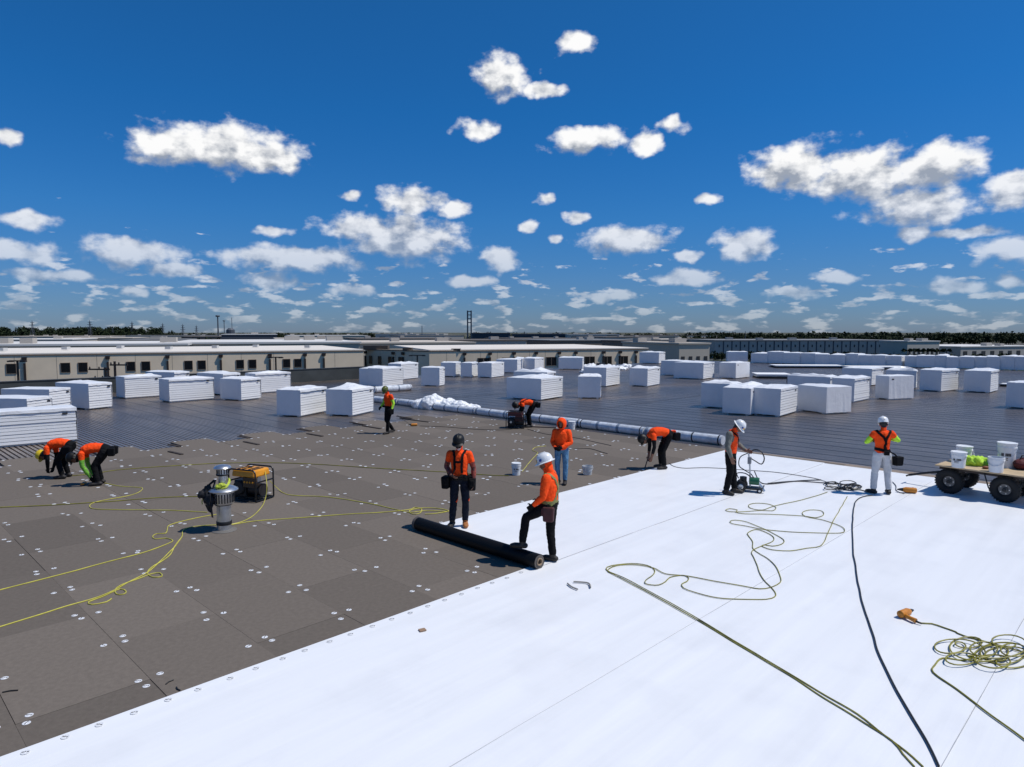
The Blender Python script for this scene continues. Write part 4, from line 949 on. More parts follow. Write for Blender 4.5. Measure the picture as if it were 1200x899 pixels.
# ------------------------------------------------------------------ cart
w1, w2 = G(1112, 578, W_), G(1177, 588.5, W_); d = w2 - w1; can = math.atan2(d.y, d.x); wb = d.length
ct = empty('flat_cart', (w1.x, w1.y, W_ - .006), can); tag(ct, 'flat plywood cart on four fat black tyres carrying buckets', 'cart')
ply = mat('worn_plywood', (.48, .36, .22), .8, var=.25, vscale=3, aniso=(.6, 6, 6)); wr_ = .29; tyre_m = mat('tyre_rubber', (.012, .012, .012), .8, bump=.004, bscale=60); rim_m = mat('grey_rim', (.13, .13, .13), .45, .5, var=.2)
def tyre(x, y):
    n, k = 30, 12; m = MB(); Rm, rt = wr_ * .70, wr_ * .30
    for i in range(n):
        for j in range(k):
            q, s = 2*math.pi*i/n, 2*math.pi*j/k; cr = abs(math.cos(s)) ** .8 * (1 if math.cos(s) > 0 else -1); rr2 = Rm + rt * cr; m.v.append((rr2 * math.cos(q), rt * 1.15 * math.sin(s), rr2 * math.sin(q)))
    for i in range(n):
        for j in range(k): m.f.append((i*k+j, i*k+(j+1)%k, ((i+1)%n)*k+(j+1)%k, ((i+1)%n)*k+j)); m.m.append(0)
    for q in range(n):   # tread lugs
        for s in (-1, 1): m.box((wr_ - .004, s * .035, 0), (.018, .05, .03), 0, Matrix.Rotation(2*math.pi*(q + .25 * s)/n, 4, 'Y'))
    we = empty('wheel', (x, y, wr_)); we.parent = ct
    m.build('tyre', tyre_m, we, smooth=True)
    M_ = Matrix.Rotation(rad(90), 4, 'X')
    MB().lathe([(.155, -.05), (.165, .06), (.15, .065), (.13, .03), (.06, .025), (.055, .06), (.001, .065)], 22, (0, 0, 0), 0, M_, capt=False).build('rim', rim_m, we, smooth=True)
    MB().lathe([(.045, .06), (.04, .09), (.001, .095)], 14, (0, 0, 0), 0, M_, capt=False).build('hub_cap', black_rubber, we, smooth=True)
    for i in range(5): MB().lathe([(.010, .022), (.010, .04)], 6, (.09 * math.cos(i * 1.2566), .09 * math.sin(i * 1.2566), 0), 0, M_).build('lug_nut', galv, we)
for x in (0, wb):
    for y in (0, 1.0): tyre(x, y)
zd = .64; x0, x1 = -.28, wb + .75
for i in range(3):
    MB().box(((x0 + x1) / 2, -.12 + .42 * i + .20, zd), (x1 - x0, .415, .030)).build('deck_plank', ply, ct, bevel=.004)
MB().box(((x0 + x1) / 2, .06, zd - .055), (x1 - x0 - .1, .06, .08)).build('side_rail', brown_metal, ct); MB().box(((x0 + x1) / 2, .94, zd - .055), (x1 - x0 - .1, .06, .08)).build('side_rail', brown_metal, ct)
for x in (0, wb):
    MB().tube([(x, 0, wr_), (x, 1.0, wr_)], .025, 8).build('axle', black_rubber, ct); MB().box((x, .5, (wr_ + zd - .1) / 2 + .05), (.10, .5, zd - wr_ - .08)).build('axle_bracket', brown_metal, ct)
MB().tube([(wb * .62, .0, zd - .03), (wb * .72, -.05, .30), (wb * .80, -.06, .14)], .014, 6).build('prop_stay', black_rubber, ct)
MB().tube([(-.25, .5, .42), (-.6, .5, .33), (-1.05, .48, .20)], .028, 8).build('draw_bar', black_rubber, ct, smooth=True); MB().tube([(-1.05, .34, .20), (-1.05, .62, .20)], .022, 8).build('draw_handle', black_rubber, ct)
MB().box((-.12, .5, .42), (.3, .30, .10)).build('turntable', brown_metal, ct)
ZC = W_ - .006 + zd + .0165
def on_px(x, y): return G(x, y, ZC)
def on_cart(x, y): v = Vector((x * math.cos(can) - y * math.sin(can), x * math.sin(can) + y * math.cos(can), 0)); return Vector((w1.x, w1.y, W_ - .006 + zd + .0165)) + v
cg_ = 'white buckets on the cart'
bucket(on_px(1123, 547.5), .34, .155, 'lidded white bucket with a printed mark near the front corner of the cart', cg_, rot=can + .1)
bucket(on_px(1129.5, 541), .36, .165, 'lidded white bucket behind the marked one on the cart', cg_, rot=can, mark=False)
bucket(on_px(1167, 553), .33, .155, 'open white bucket standing before the tall bucket on the cart', cg_, lid=False, mark=False, rot=can)
bucket(on_px(1179, 547.5), .55, .185, 'tall white bucket with a dark label and stained bottom on the cart', cg_, rot=can + .2)
lime_v = mat('lime_cloth', (.45, .72, .05), .8, var=.2, vscale=8)
r = empty('crumpled_vest', on_px(1147, 545)); tag(r, 'crumpled lime hi-vis vest lying between the buckets on the cart', 'vest'); lump_mesh('cloth', r, [((-.1, 0, .05), (.22, .16, .13)), ((.08, .05, .04), (.20, .16, .14)), ((-.2, -.05, .03), (.12, .1, .07)), ((.2, -.03, .02), (.1, .12, .08))], lime_v, .16, 5, 2, .02)
r = empty('leather_glove', on_px(1155, 549.5)); tag(r, 'brown leather glove beside the lime vest on the cart', 'glove')
m = MB(); m.ball((0, 0, .035), (.075, .055, .032))
for k in range(4): m.tube([(.05, -.04 + k * .027, .03), (.11, -.05 + k * .03, .028), (.145, -.05 + k * .032, .014)], [.015, .014, .011], 7)
m.tube([(-.01, .05, .03), (.04, .09, .028), (.07, .10, .018)], [.016, .015, .012], 7); m.build('glove', mat('brown_leather', (.22, .07, .03), .7), r, smooth=True)
r = empty('tool_bag', on_px(1200, 550)); tag(r, 'dark red and black soft tool bag behind the tall bucket on the cart', 'bag'); lump_mesh('bag_body', r, [((0, 0, .11), (.24, .17, .14)), ((.12, 0, .1), (.2, .16, .12))], mat('dark_red_cloth', (.10, .012, .014), .8, var=.5, vscale=5), .05, 5, 1, .025); MB().tube([(-.12, 0, .2), (-.06, 0, .31), (.1, 0, .31), (.16, 0, .2)], .014, 6).build('handle', black_cloth, r)
bt = empty('water_bottle', on_px(1140, 538)); tag(bt, 'small clear bottle next to the lime vest on the cart', 'bottle'); MB().lathe([(.032, 0), (.034, .12), (.014, .17), (.014, .19)], 12).build('bottle', clear, bt, smooth=True); MB().lathe([(.016, .19), (.016, .21)], 10).build('cap', white_plastic, bt)
o = MB().box((0, 0, .012), (.42, .12, .024)).build('wood_block', mat('orange_wood', (.55, .25, .06), .7), None, on_px(1134, 542), can + .1, bevel=.004); tag(o, 'orange wooden block lying beside the marked bucket on the cart', 'wood block')

# ------------------------------------------------------------------ welding machine
wm = empty('welding_machine', G(879, 576, W_ - .008), rad(-25)); tag(wm, 'wheeled seam welding machine with a green motor and upright handle', 'welding machine'); grn = mat('green_motor', (.012, .12, .06), .45)
MB().box((0, 0, .09), (.46, .26, .05)).build('chassis', mat('dark_chassis', (.05, .05, .05), .5, .5), wm, bevel=.01)
for x, y, rr2 in ((-.20, -.15, .13), (-.20, .15, .13), (.22, -.12, .06), (.22, .12, .06)):
    M_ = Matrix.Translation((x, y, rr2)) @ Matrix.Rotation(rad(90), 4, 'X'); we = empty('wheel'); we.parent = wm
    MB().lathe([(rr2 * .8, -.03), (rr2, -.02), (rr2, .02), (rr2 * .8, .03)], 20, (0, 0, 0), 0, M_).build('tyre', black_rubber, we, smooth=True); MB().lathe([(rr2 * .5, .031), (rr2 * .4, .036), (.001, .036)], 14, (0, 0, 0), 0, M_, capt=False).build('rim', galv, we)
MB().tube([(-.02, -.02, .26), (.20, -.02, .26)], .09, 16).build('motor', grn, wm, smooth=True)
MB().tube([(-.16, 0, .14), (-.16, 0, .34)], .08, 14).build('blower', black_rubber, wm, smooth=True)
MB().tube([(.20, -.06, .22), (.28, -.08, .12), (.32, -.08, .05)], .03, 10).build('nozzle', galv, wm, smooth=True)
for y in (-.05, .05): MB().tube([(.0, y, .12), (-.02, y, .6), (-.06, y, .95)], .014, 8).build('handle_post', galv, wm, smooth=True)
MB().tube([(-.06, -.12, .96), (-.06, .12, .96)], .018, 8).build('handle_bar', black_rubber, wm)
MB().box((-.03, 0, .74), (.08, .13, .16)).build('control_box', mat('grey_control', (.25, .26, .28), .5), wm, bevel=.01)
MB().tube(spline([(-.04, .02, .90), (.06, -.02, 1.0), (.22, -.05, .98), (.30, -.06, .82), (.24, -.05, .68), (.10, -.03, .74), (-.02, 0, .8)], .04), .014, 6).build('hose_loop', black_rubber, wm, smooth=True)
MB().tube(spline([(-.08, .02, .90), (-.24, 0, .80), (-.26, -.02, .60), (-.12, -.04, .50), (.02, -.04, .42), (.1, -.06, .3)], .04), .012, 6).build('cable', black_rubber, wm, smooth=True)
MB().tube(spline([(-.26, -.05, .30), (-.30, -.06, .42), (-.12, -.08, .44), (.02, -.08, .36)], .04), .013, 6).build('cable', black_rubber, wm, smooth=True)
MB().tube([(.22, -.12, .06), (.30, -.12, .14), (.30, .12, .14), (.22, .12, .06)], .012, 6).build('front_guard', rim_m, wm)

# ------------------------------------------------------------------ hand tools
tool_or = mat('tool_orange', (.55, .20, .015), .45, var=.15, vscale=15)
def screw_gun(loc, rot, s, label):
    r = empty('screw_gun', loc, rot); tag(r, label, 'screw gun')
    MB().tube([(-.13 * s, 0, .045 * s), (-.12 * s, 0, .045 * s), (.02 * s, 0, .045 * s), (.06 * s, 0, .045 * s)], [.03 * s, .042 * s, .044 * s, .03 * s], 14).build('motor_housing', tool_or, r, smooth=True)
    MB().tube([(-.08 * s, -.02 * s, .04 * s), (-.10 * s, -.10 * s, .035 * s), (-.11 * s, -.17 * s, .032 * s)], [.026 * s, .022 * s, .027 * s], 10).build('grip', tool_or, r, smooth=True)
    MB().tube([(.06 * s, 0, .045 * s), (.10 * s, 0, .045 * s), (.14 * s, 0, .042 * s)], [.028 * s, .02 * s, .008 * s], 10).build('chuck', black_rubber, r, smooth=True)
    MB().box((-.055 * s, -.045 * s, .04 * s), (.02 * s, .03 * s, .015 * s)).build('trigger', black_rubber, r)
    MB().tube([(-.11 * s, -.17 * s, .03 * s), (-.10 * s, -.23 * s, .018 * s)], [.012 * s, .008 * s], 8).build('strain_relief', black_rubber, r)
    return r
screw_gun(G(1062, 722, W_), rad(30), 1.15, 'orange screw gun lying beside the big tangled coil')
screw_gun(G(1063, 577.5, W_), rad(160), 1.5, 'orange screw gun lying between the white trousered worker and the cart')
cord('tool_lead', 'thin grey lead between the worker in white trousers and the screw gun', [(1046,565,W_),(1050,570,W_),(1050,575,W_),(1056,578,W_),(1060,579,W_)], .008, black_cord, 'cord')
screw_gun(G(484, 499.5), rad(200), 1.3, 'small dark orange screw gun on the boards beside the walking worker')
cord('tool_lead', 'thin lead from the walking worker down to the screw gun', [(466,487,.55),(472,492,.25),(480,497,.03),(484,499.5,.01)], .007, black_cord)
o = MB().tube([(-.5, 0, .05), (.5, 0, .05)], .05, 10).build('pipe_offcut', brown_metal, None, Gd(637, 503), -.3, smooth=True); tag(o, 'short dark pipe offcut on the deck right of the compressor', 'pipe')
# ------------------------------------------------------------------ people
V = Vector
hv_orange = mat('hi_vis_orange_cloth', (1.0, .078, .010), .8, var=.10, vscale=9, bump=.010, bscale=11, spec=.15)
hv_orange2 = mat('hi_vis_orange_vest', (.95, .075, .012), .75, var=.10, vscale=9, bump=.008, bscale=12, spec=.15)
hv_lime = mat('hi_vis_lime_sleeve', (.48, .85, .06), .75, var=.1, vscale=9, bump=.006, bscale=14, spec=.15)
green_sleeve = mat('green_sleeve', (.16, .42, .04), .8, var=.2, vscale=9)
skin_m = mat('skin', (.30, .145, .085), .55, var=.10, vscale=18)
skin_d = mat('skin_tanned', (.17, .075, .045), .55, var=.10, vscale=18)
hair_m = mat('dark_hair', (.012, .010, .009), .6, bump=.004, bscale=60)
dark_jean = mat('dark_jeans', (.009, .012, .022), .85, var=.35, vscale=10, bump=.010, bscale=12, spec=.15)
blue_jean = mat('light_blue_jeans', (.10, .22, .36), .85, var=.35, vscale=8, bump=.010, bscale=12, spec=.15)
black_pant = mat('black_trousers', (.006, .006, .007), .85, var=.35, vscale=10, bump=.010, bscale=12, spec=.15)
white_pant = mat('off_white_trousers', (.56, .56, .57), .85, var=.14, vscale=7, bump=.012, bscale=12, spec=.15)
grey_shirt = mat('olive_grey_shirt', (.16, .16, .14), .85, var=.25, vscale=10, bump=.010, bscale=13, spec=.15)
boot_m = mat('dark_boot', (.018, .014, .012), .65, var=.3, vscale=14)
boot_b = mat('tan_boot', (.36, .13, .035), .65, var=.3, vscale=14)
sleeve_pat = mat('dark_printed_sleeve', (.012, .012, .014), .7, var=.2, col2=(.30, .05, .03), vscale=16)
glove_m = mat('black_glove', (.007, .007, .008), .8, spec=.15)
mask_g = mat('grey_face_mask', (.55, .56, .58), .8, var=.35, vscale=22)
mask_b = mat('black_face_mask', (.008, .008, .009), .85, spec=.15)
eye_m = mat('dark_eye', (.012, .010, .010), .3)
lip_m = mat('lip', (.16, .055, .045), .5)
hat_white = mat('white_hard_hat', (.78, .78, .77), .28, var=.03, coat=.3)
hat_black = mat('black_hard_hat', (.007, .007, .007), .5, spec=.3)
hat_yellow = mat('yellow_hard_hat', (.70, .50, .02), .4, var=.3, vscale=10)
hat_camo = mat('dark_lime_hard_hat', (.015, .016, .012), .4, col2=(.16, .18, .02), var=.2, vscale=11)
web_black = mat('black_webbing', (.005, .005, .006), .8, spec=.15)
web_lime = mat('lime_silver_webbing', (.34, .36, .05), .6, col2=(.10, .09, .06), var=.3, vscale=26)

def sphere_piece(m, c, axes, r, n=16, k=12):
    M_ = Matrix(((axes[0].x, axes[1].x, axes[2].x, c.x), (axes[0].y, axes[1].y, axes[2].y, c.y), (axes[0].z, axes[1].z, axes[2].z, c.z), (0, 0, 0, 1)))
    m.ball((0, 0, 0), r, n, k, 0, M_)
def capsule(m, pts, rs, n=14):
    """tapered closed tube with rounded ends"""
    P = [V(p) for p in pts]; R = list(rs); a = (P[0] - P[1]).normalized(); b = (P[-1] - P[-2]).normalized()
    head = [(P[0] + a * R[0] * s, R[0] * c) for s, c in ((.98, .2), (.8, .6), (.45, .89))]; tail = [(P[-1] + b * R[-1] * s, R[-1] * c) for s, c in ((.45, .89), (.8, .6), (.98, .2))]
    PP = [h[0] for h in head] + P + [t[0] for t in tail]; RR = [h[1] for h in head] + R + [t[1] for t in tail]
    m.tube(PP, RR, n)
def ell_loft(m, cs, lats, deps, n=20):
    vs = []; fs = []
    for c, l, d in zip(cs, lats, deps):
        for j in range(n):
            q = 2 * math.pi * j / n; cq, sq = math.cos(q), math.sin(q)
            vs.append(c + l * (abs(cq) ** .85 * (1 if cq > 0 else -1)) + d * sq)
    for i in range(len(cs) - 1):
        for j in range(n): fs.append((i*n+j, i*n+(j+1)%n, (i+1)*n+(j+1)%n, (i+1)*n+j))
    fs.append(tuple(range(n))[::-1]); fs.append(tuple((len(cs)-1)*n+j for j in range(n)))
    m.add(vs, fs)
TORSO = [(-.16, .115, .10), (-.05, .160, .122), (.08, .165, .125), (.25, .152, .116), (.45, .160, .120), (.65, .180, .126), (.82, .188, .120), (.93, .150, .100), (1.0, .080, .075)]
def person(label, base, face, J, fit, hat=None, straps=(), pouches=(), hood=None, group='roofers at work', extra=None, scale=1.):
    """J: joints in a frame with +y forward and +x to the person's right; fit: materials"""
    rot = math.atan2(-face[0], face[1]); root = empty('person', base, rot); root.scale = (scale,) * 3; tag(root, label, 'person', group)
    J = {k: V(v) for k, v in J.items()}
    m = MB(); bones = []      # (p0, p1, r0, r1, [(t_end, material)])
    pel, che, nek = J['pel'], J['che'], J['nek']
    def sp(t):
        if t < 0: return pel + (pel - che).normalized() * (-t) * (nek - pel).length
        return pel * (1 - t) ** 2 + (che * 2 - (pel + nek) * .5) * 2 * t * (1 - t) + nek * t * t
    latp = (J['hiR'] - J['hiL']).normalized(); latc = (J['shR'] - J['shL']).normalized(); bulk = fit.get('bulk', 1.)
    cs = []; ls = []; ds = []
    for (t, w, d) in TORSO:
        c = sp(t); tg = (sp(t + .02) - sp(t - .02)).normalized(); l = latp.lerp(latc, max(0, min(1, t))); l = (l - tg * l.dot(tg)).normalized(); dd = tg.cross(l)
        b = bulk if t > .2 else 1 + (bulk - 1) * .4
        cs.append(c); ls.append(l * w * b); ds.append(dd * d * b)
    ell_loft(m, cs, ls, ds)
    waist = fit.get('waist', .10); inner_ids = []
    for i in range(20):
        t0, t1 = -.16 + 1.14 * i / 20, -.16 + 1.14 * (i + 1) / 20
        bones.append((sp(t0), sp(t1), .14, .14, [(1, fit['pants'] if (t0 + t1) / 2 < waist else fit['torso'])]))
    for S in 'LR':
        sh, el, wr, hi, kn, an = (J[k + S] for k in ('sh', 'el', 'wr', 'hi', 'kn', 'an'))
        k = fit.get('sleeve_k', 1.08)
        inner = sp(.90).lerp(sh, .35)
        capsule(m, [inner, sh, sh.lerp(el, .25)], [.070 * bulk, .073 * bulk, .062 * k])
        mid = sh.lerp(el, .5)
        capsule(m, [sh, mid, el], [.066 * k, .056 * k, .047 * k]); capsule(m, [el, el.lerp(wr, .35), wr], [.047 * k, .046 * k, .033 * (k if fit.get('long', 1) else 1)])
        sl = fit['sleeve' + S] if 'sleeve' + S in fit else fit.get('sleeve', [(1, fit['torso'])])
        fo = fit['fore' + S] if 'fore' + S in fit else fit.get('fore', [(1, fit['torso'])])
        inner_ids.append(len(bones)); bones.append((inner, sh, .08, .075, [(1, fit.get('shoulder', fit['torso']))])); bones.append((sh, el, .07, .05, sl)); bones.append((el, wr, .05, .036, fo))
        # hand
        hd = J['hd' + S].normalized() if 'hd' + S in J else (wr - el).normalized(); hn = J.get('hn' + S, V((-1 if S == 'R' else 1, 0, 0))); hn = (hn - hd * hn.dot(hd)).normalized(); hs = hd.cross(hn)   # hn: palm normal
        hm = fit.get('hand', fit['skin']); curl = fit.get('curl', .55)
        fwd_side = 1 if hs.dot(V((0, 1, 0))) > 0 else -1; hs = hs * fwd_side             # thumb side points forward
        capsule(m, [wr - hd * .01, wr + hd * .03], [.030, .032], 10)
        for q in (-.027, -.009, .009, .027): capsule(m, [wr + hd * .02 + hs * q * .8, wr + hd * .088 + hs * q * 1.05], [.016, .0145], 8)
        for q, ln in ((.0305, .070), (.0105, .080), (-.0105, .075), (-.0305, .058)):
            b0 = wr + hd * .088 + hs * q * 1.08; d1 = (hd * math.cos(curl * .6) + hn * math.sin(curl * .6)); d2 = (hd * math.cos(curl * 1.7) + hn * math.sin(curl * 1.7)); b1 = b0 + d1 * ln * .5; b2 = b1 + d2 * ln * .5
            capsule(m, [b0, b1, b2], [.0105, .0100, .0085], 8)
        t0 = wr + hd * .03 + hs * .030; t1 = t0 + (hd * .5 + hs * .75 + hn * .35).normalized() * .042; t2 = t1 + (hd * .85 + hs * .2 + hn * .45).normalized() * .036
        capsule(m, [t0, t1, t2], [.015, .0125, .0095], 8)
        bones.append((wr + hd * .005, wr + hd * .16 + hn * .03, .045, .045, [(1, hm)]))
        # leg
        pk = fit.get('pant_k', 1.12)
        capsule(m, [hi, hi.lerp(kn, .5), kn], [.090 * pk, .080 * pk, .063 * pk], 16); capsule(m, [kn, kn.lerp(an, .35), an + (kn - an).normalized() * .05], [.063 * pk, .062 * pk, .056 * pk], 16)
        fd = J['ft' + S]; fd = V((fd.x, fd.y, fd.z)).normalized(); sole = an.z - .085; heel = an - fd * .05; heel.z = sole + .05; ball_ = an + fd * .13 ; ball_.z = sole + .045 + fd.z * .13; toe = an + fd * .175; toe.z = sole + .038 + fd.z * .17
        capsule(m, [an + (kn - an).normalized() * .06, an, heel + fd * .02], [.052, .052, .048], 14); sd = fd.cross(V((0, 0, 1))).normalized()
        for q in (-.016, .016): capsule(m, [heel + sd * q * .6, ball_ + sd * q, toe + sd * q * .6], [.044, .043, .036], 12)
        bt = fit.get('boot' + S, fit.get('boot', boot_m))
        bones.append((hi, kn, .09, .07, [(1, fit['pants'])])); bones.append((kn, an + (kn - an).normalized() * .07, .07, .06, [(1, fit['pants'])])); bones.append((an, ball_, .055, .05, [(1, bt)])); bones.append((heel, toe, .05, .045, [(1, bt)]))
    # neck and head
    hed = J['hed']; hf = J['hf'].normalized(); hl = latc.copy(); hl = (J['hl'].normalized() if 'hl' in J else hl); hl = (hl - hf * hl.dot(hf)).normalized(); hu = hl.cross(hf)
    nk = fit.get('neck_r', 1.); capsule(m, [sp(.94), hed - hu * .05 - hf * .02], [.066 * nk, .060 * nk], 14)
    bones.append((sp(.99), hed - hu * .085 - hf * .015, .065, .06, [(1, fit.get('neck', fit['skin']))]))
    A_ = (hl, hf, hu)
    sphere_piece(m, hed + hu * .025 - hf * .010, A_, (.077, .098, .098)); sphere_piece(m, hed - hu * .045 + hf * .020, A_, (.060, .070, .075)); sphere_piece(m, hed - hu * .085 + hf * .052, A_, (.032, .028, .026))
    sphere_piece(m, hed + hu * .030 + hf * .070, A_, (.056, .022, .018), 10, 8)                                                   # brow
    capsule(m, [hed + hu * .012 + hf * .086, hed - hu * .022 + hf * .104], [.011, .017], 8)                                          # nose
    for s in (-1, 1):
        sphere_piece(m, hed + hl * s * .078 - hu * .004 - hf * .012, A_, (.012, .022, .033), 8, 6)
        bones.append((hed + hl * s * .032 + hf * .088 + hu * .006, hed + hl * s * .030 + hf * .088 + hu * .006, .017, .017, [(1, fit.get('eye', eye_m))]))
    capsule(m, [hed - hu * .055 + hf * .084 - hl * .022, hed - hu * .055 + hf * .088, hed - hu * .055 + hf * .084 + hl * .022], [.008, .011, .008], 8)
    fm_ = fit.get('face', fit['skin'])
    bones.append((hed - hu * .056 + hf * .092 - hl * .02, hed - hu * .056 + hf * .092 + hl * .02, .013, .013, [(1, fit.get('mouth', lip_m))]))
    bones.append((hed + hu * .03 + hf * .03, hed - hu * .01 + hf * .04, .075, .075, [(1, fit.get('upper_face', fit['skin']))])); bones.append((hed - hu * .045 + hf * .03, hed - hu * .09 + hf * .05, .06, .05, [(1, fm_)]))
    bones.append((hed + hu * .055 - hf * .03, hed - hu * .045 - hf * .062, .085, .07, [(1, fit.get('hair', hair_m))]))
    # fuse into one skin
    o = m.build('body', black_cloth, root); rm = o.modifiers.new('r', 'REMESH'); rm.mode = 'VOXEL'; rm.voxel_size = .0085
    sm = o.modifiers.new('s', 'SMOOTH'); sm.factor = .5; sm.iterations = 2
    dg = bpy.context.evaluated_depsgraph_get(); me = bpy.data.meshes.new_from_object(o.evaluated_get(dg)); o.modifiers.clear(); o.data = me
    n = len(me.vertices); co = np.empty(n * 3); me.vertices.foreach_get('co', co); co = co.reshape(-1, 3); no = np.empty(n * 3); me.vertices.foreach_get('normal', no); no = no.reshape(-1, 3)
    def classify(P):
        best = np.full(len(P), 1e9); bi = np.zeros(len(P), int); bt = np.zeros(len(P))
        for i, (a, b, r0, r1, _) in enumerate(bones):
            a_ = np.array(a); d = np.array(b) - a_; L2 = max(1e-9, d @ d); t = np.clip((P - a_) @ d / L2, 0, 1); dist = np.linalg.norm(P - (a_ + t[:, None] * d), axis=1) / (r0 + (r1 - r0) * t)
            w = dist < best; best[w] = dist[w]; bi[w] = i; bt[w] = t[w]
        return bi, bt
    # cloth folds
    vb, vt = classify(co); cloth = {black_cloth.name}
    clothm = {hv_orange, hv_orange2, hv_lime, green_sleeve, dark_jean, blue_jean, black_pant, white_pant, grey_shirt, sleeve_pat}
    isc = np.array([any(mm in clothm for _, mm in bones[i][4]) for i in range(len(bones))])
    for i in range(n):
        if isc[vb[i]]:
            p = V(co[i]) * 1.0; f = mnoise.noise(V((p.x * 13, p.y * 13, p.z * 8)) + V((root.location.x, 0, 0))) * .6 + mnoise.noise(p * 27) * .4; co[i] += no[i] * f * .014
    # flat soles
    for S in 'LR':
        an = J['an' + S]; sole = an.z - .085; near = (np.hypot(co[:, 0] - an.x, co[:, 1] - an.y) < .27) & (co[:, 2] < sole) & (co[:, 2] > sole - .05)
        co[near, 2] = sole
    me.vertices.foreach_set('co', co.ravel()); me.update()
    nf = len(me.polygons); fc = np.empty(nf * 3); me.polygons.foreach_get('center', fc); fc = fc.reshape(-1, 3); bi, bt = classify(fc)
    me.materials.clear(); slots = {}; idx = np.zeros(nf, np.int32)
    vest = fit.get('vest')
    tor_lat = np.array(latc); tor_c = np.array(sp(.6)); tdep = np.array((sp(.62) - sp(.58)).normalized().cross(latc))
    for i in range(len(bones)):
        prev = 0
        for (te, mm) in bones[i][4]:
            if mm not in slots: slots[mm] = len(me.materials); me.materials.append(mm)
            w = (bi == i) & (bt >= prev) & (bt <= te + 1e-6); idx[w] = slots[mm]; prev = te
    if vest:
        if vest not in slots: slots[vest] = len(me.materials); me.materials.append(vest)
        spine_ids = [i for i in range(20) if -.16 + 1.14 * (i + .5) / 20 >= waist]
        lat = (fc - tor_c) @ tor_lat; w = (np.isin(bi, spine_ids) | np.isin(bi, inner_ids)) & (np.abs(lat) < .178)
        dep = (fc - tor_c) @ tdep; w &= ~((np.abs(lat) < .030) & (dep > .02))       # open front
        idx[w] = slots[vest]
    me.polygons.foreach_set('material_index', idx); me.polygons.foreach_set('use_smooth', [True] * nf); me.update()
    bvh = BVHTree.FromPolygons([tuple(c) for c in co], [tuple(p.vertices) for p in me.polygons])
    # straps lie on the body surface
    for (mt, w, pts, nm) in straps:
        q = spline(pts, .025); mm = MB(); rows = []
        for v in q:
            loc, nr, _, _ = bvh.find_nearest(v); rows.append((loc, nr))
        nrs = [rows[max(0, i-1)][1] + rows[i][1] + rows[min(len(rows)-1, i+1)][1] for i in range(len(rows))]
        for i, (loc, _) in enumerate(rows):
            nr = nrs[i].normalized(); tg = rows[min(i+1, len(rows)-1)][0] - rows[max(0, i-1)][0]; tg = tg.normalized() if tg.length > 1e-6 else V((0, 0, 1)); s = tg.cross(nr).normalized() * w / 2
            k = len(mm.v); mm.v += [tuple(loc + s - nr * .004), tuple(loc - s - nr * .004), tuple(loc - s + nr * .011), tuple(loc + s + nr * .011)]
            if i:
                for a in range(4): mm.f.append((k-4+a, k-4+(a+1) % 4, k+(a+1) % 4, k+a)); mm.m.append(0)
        mm.build(nm, mt, root)
    for (c, d, mt, nm, ry) in pouches:
        mm = MB(); mm.box((0, 0, 0), d, 0, None, top=1.12); mm.box((0, d[1] * .54, d[2] * .12), (d[0] * .8, d[1] * .3, d[2] * .55))
        po = mm.build(nm, mt, root, c, ry, bevel=.035); 
    H = Matrix(((hl.x, hf.x, hu.x, hed.x), (hl.y, hf.y, hu.y, hed.y), (hl.z, hf.z, hu.z, hed.z), (0, 0, 0, 1)))
    if hat:
        hm, mark, brim = hat; n = 28; mm = MB(); rows = []
        Z0 = .045
        prof = [(1.0, 0), (1.0, .02), (.985, .05), (.93, .08), (.80, .108), (.60, .128), (.33, .141), (.02, .146)]
        for (k, z) in prof: rows.append([(k * .112 * math.cos(2*math.pi*j/n), k * .134 * math.sin(2*math.pi*j/n) - .004, Z0 + z) for j in range(n)])
        o0 = len(mm.v)
        for rw in rows: mm.v += rw
        for i in range(len(rows) - 1):
            for j in range(n): mm.f.append((o0+i*n+j, o0+i*n+(j+1)%n, o0+(i+1)*n+(j+1)%n, o0+(i+1)*n+j)); mm.m.append(0)
        mm.f.append(tuple(o0 + (len(rows)-1)*n + j for j in range(n))); mm.m.append(0)
        mm.v = [tuple(H @ V(v)) for v in mm.v]; sh_ = mm.build('hard_hat', hm, root, smooth=True)
        mm = MB(); o0 = 0     # brim: wide all round or a front visor
        for j in range(n):
            q = 2*math.pi*j/n; f = max(0, math.sin(q)); e = (.034 + .022 * f) if brim == 'full' else (.004 + .052 * f ** 1.5)
            for (k, z) in ((0, Z0 + .008), (1, Z0 - .006 - .012 * f), (1, Z0 - .011 - .012 * f), (0, Z0 - .001)): mm.v.append(tuple(H @ V(((.110 + e * k) * math.cos(q), (.132 + e * k) * math.sin(q) - .004, z))))
        for j in range(n):
            for a in range(4): mm.f.append((4*j+a, 4*((j+1) % n)+a, 4*((j+1) % n)+(a+1) % 4, 4*j+(a+1) % 4)); mm.m.append(0)
        mm.build('brim', hm, sh_, smooth=True)
        mm = MB(); mm.tube([H @ V((0, -.10, Z0 + .095)), H @ V((0, -.04, Z0 + .142)), H @ V((0, .04, Z0 + .142)), H @ V((0, .10, Z0 + .095))], [.010, .014, .014, .010], 8); mm.build('ridge', hm, sh_, smooth=True)
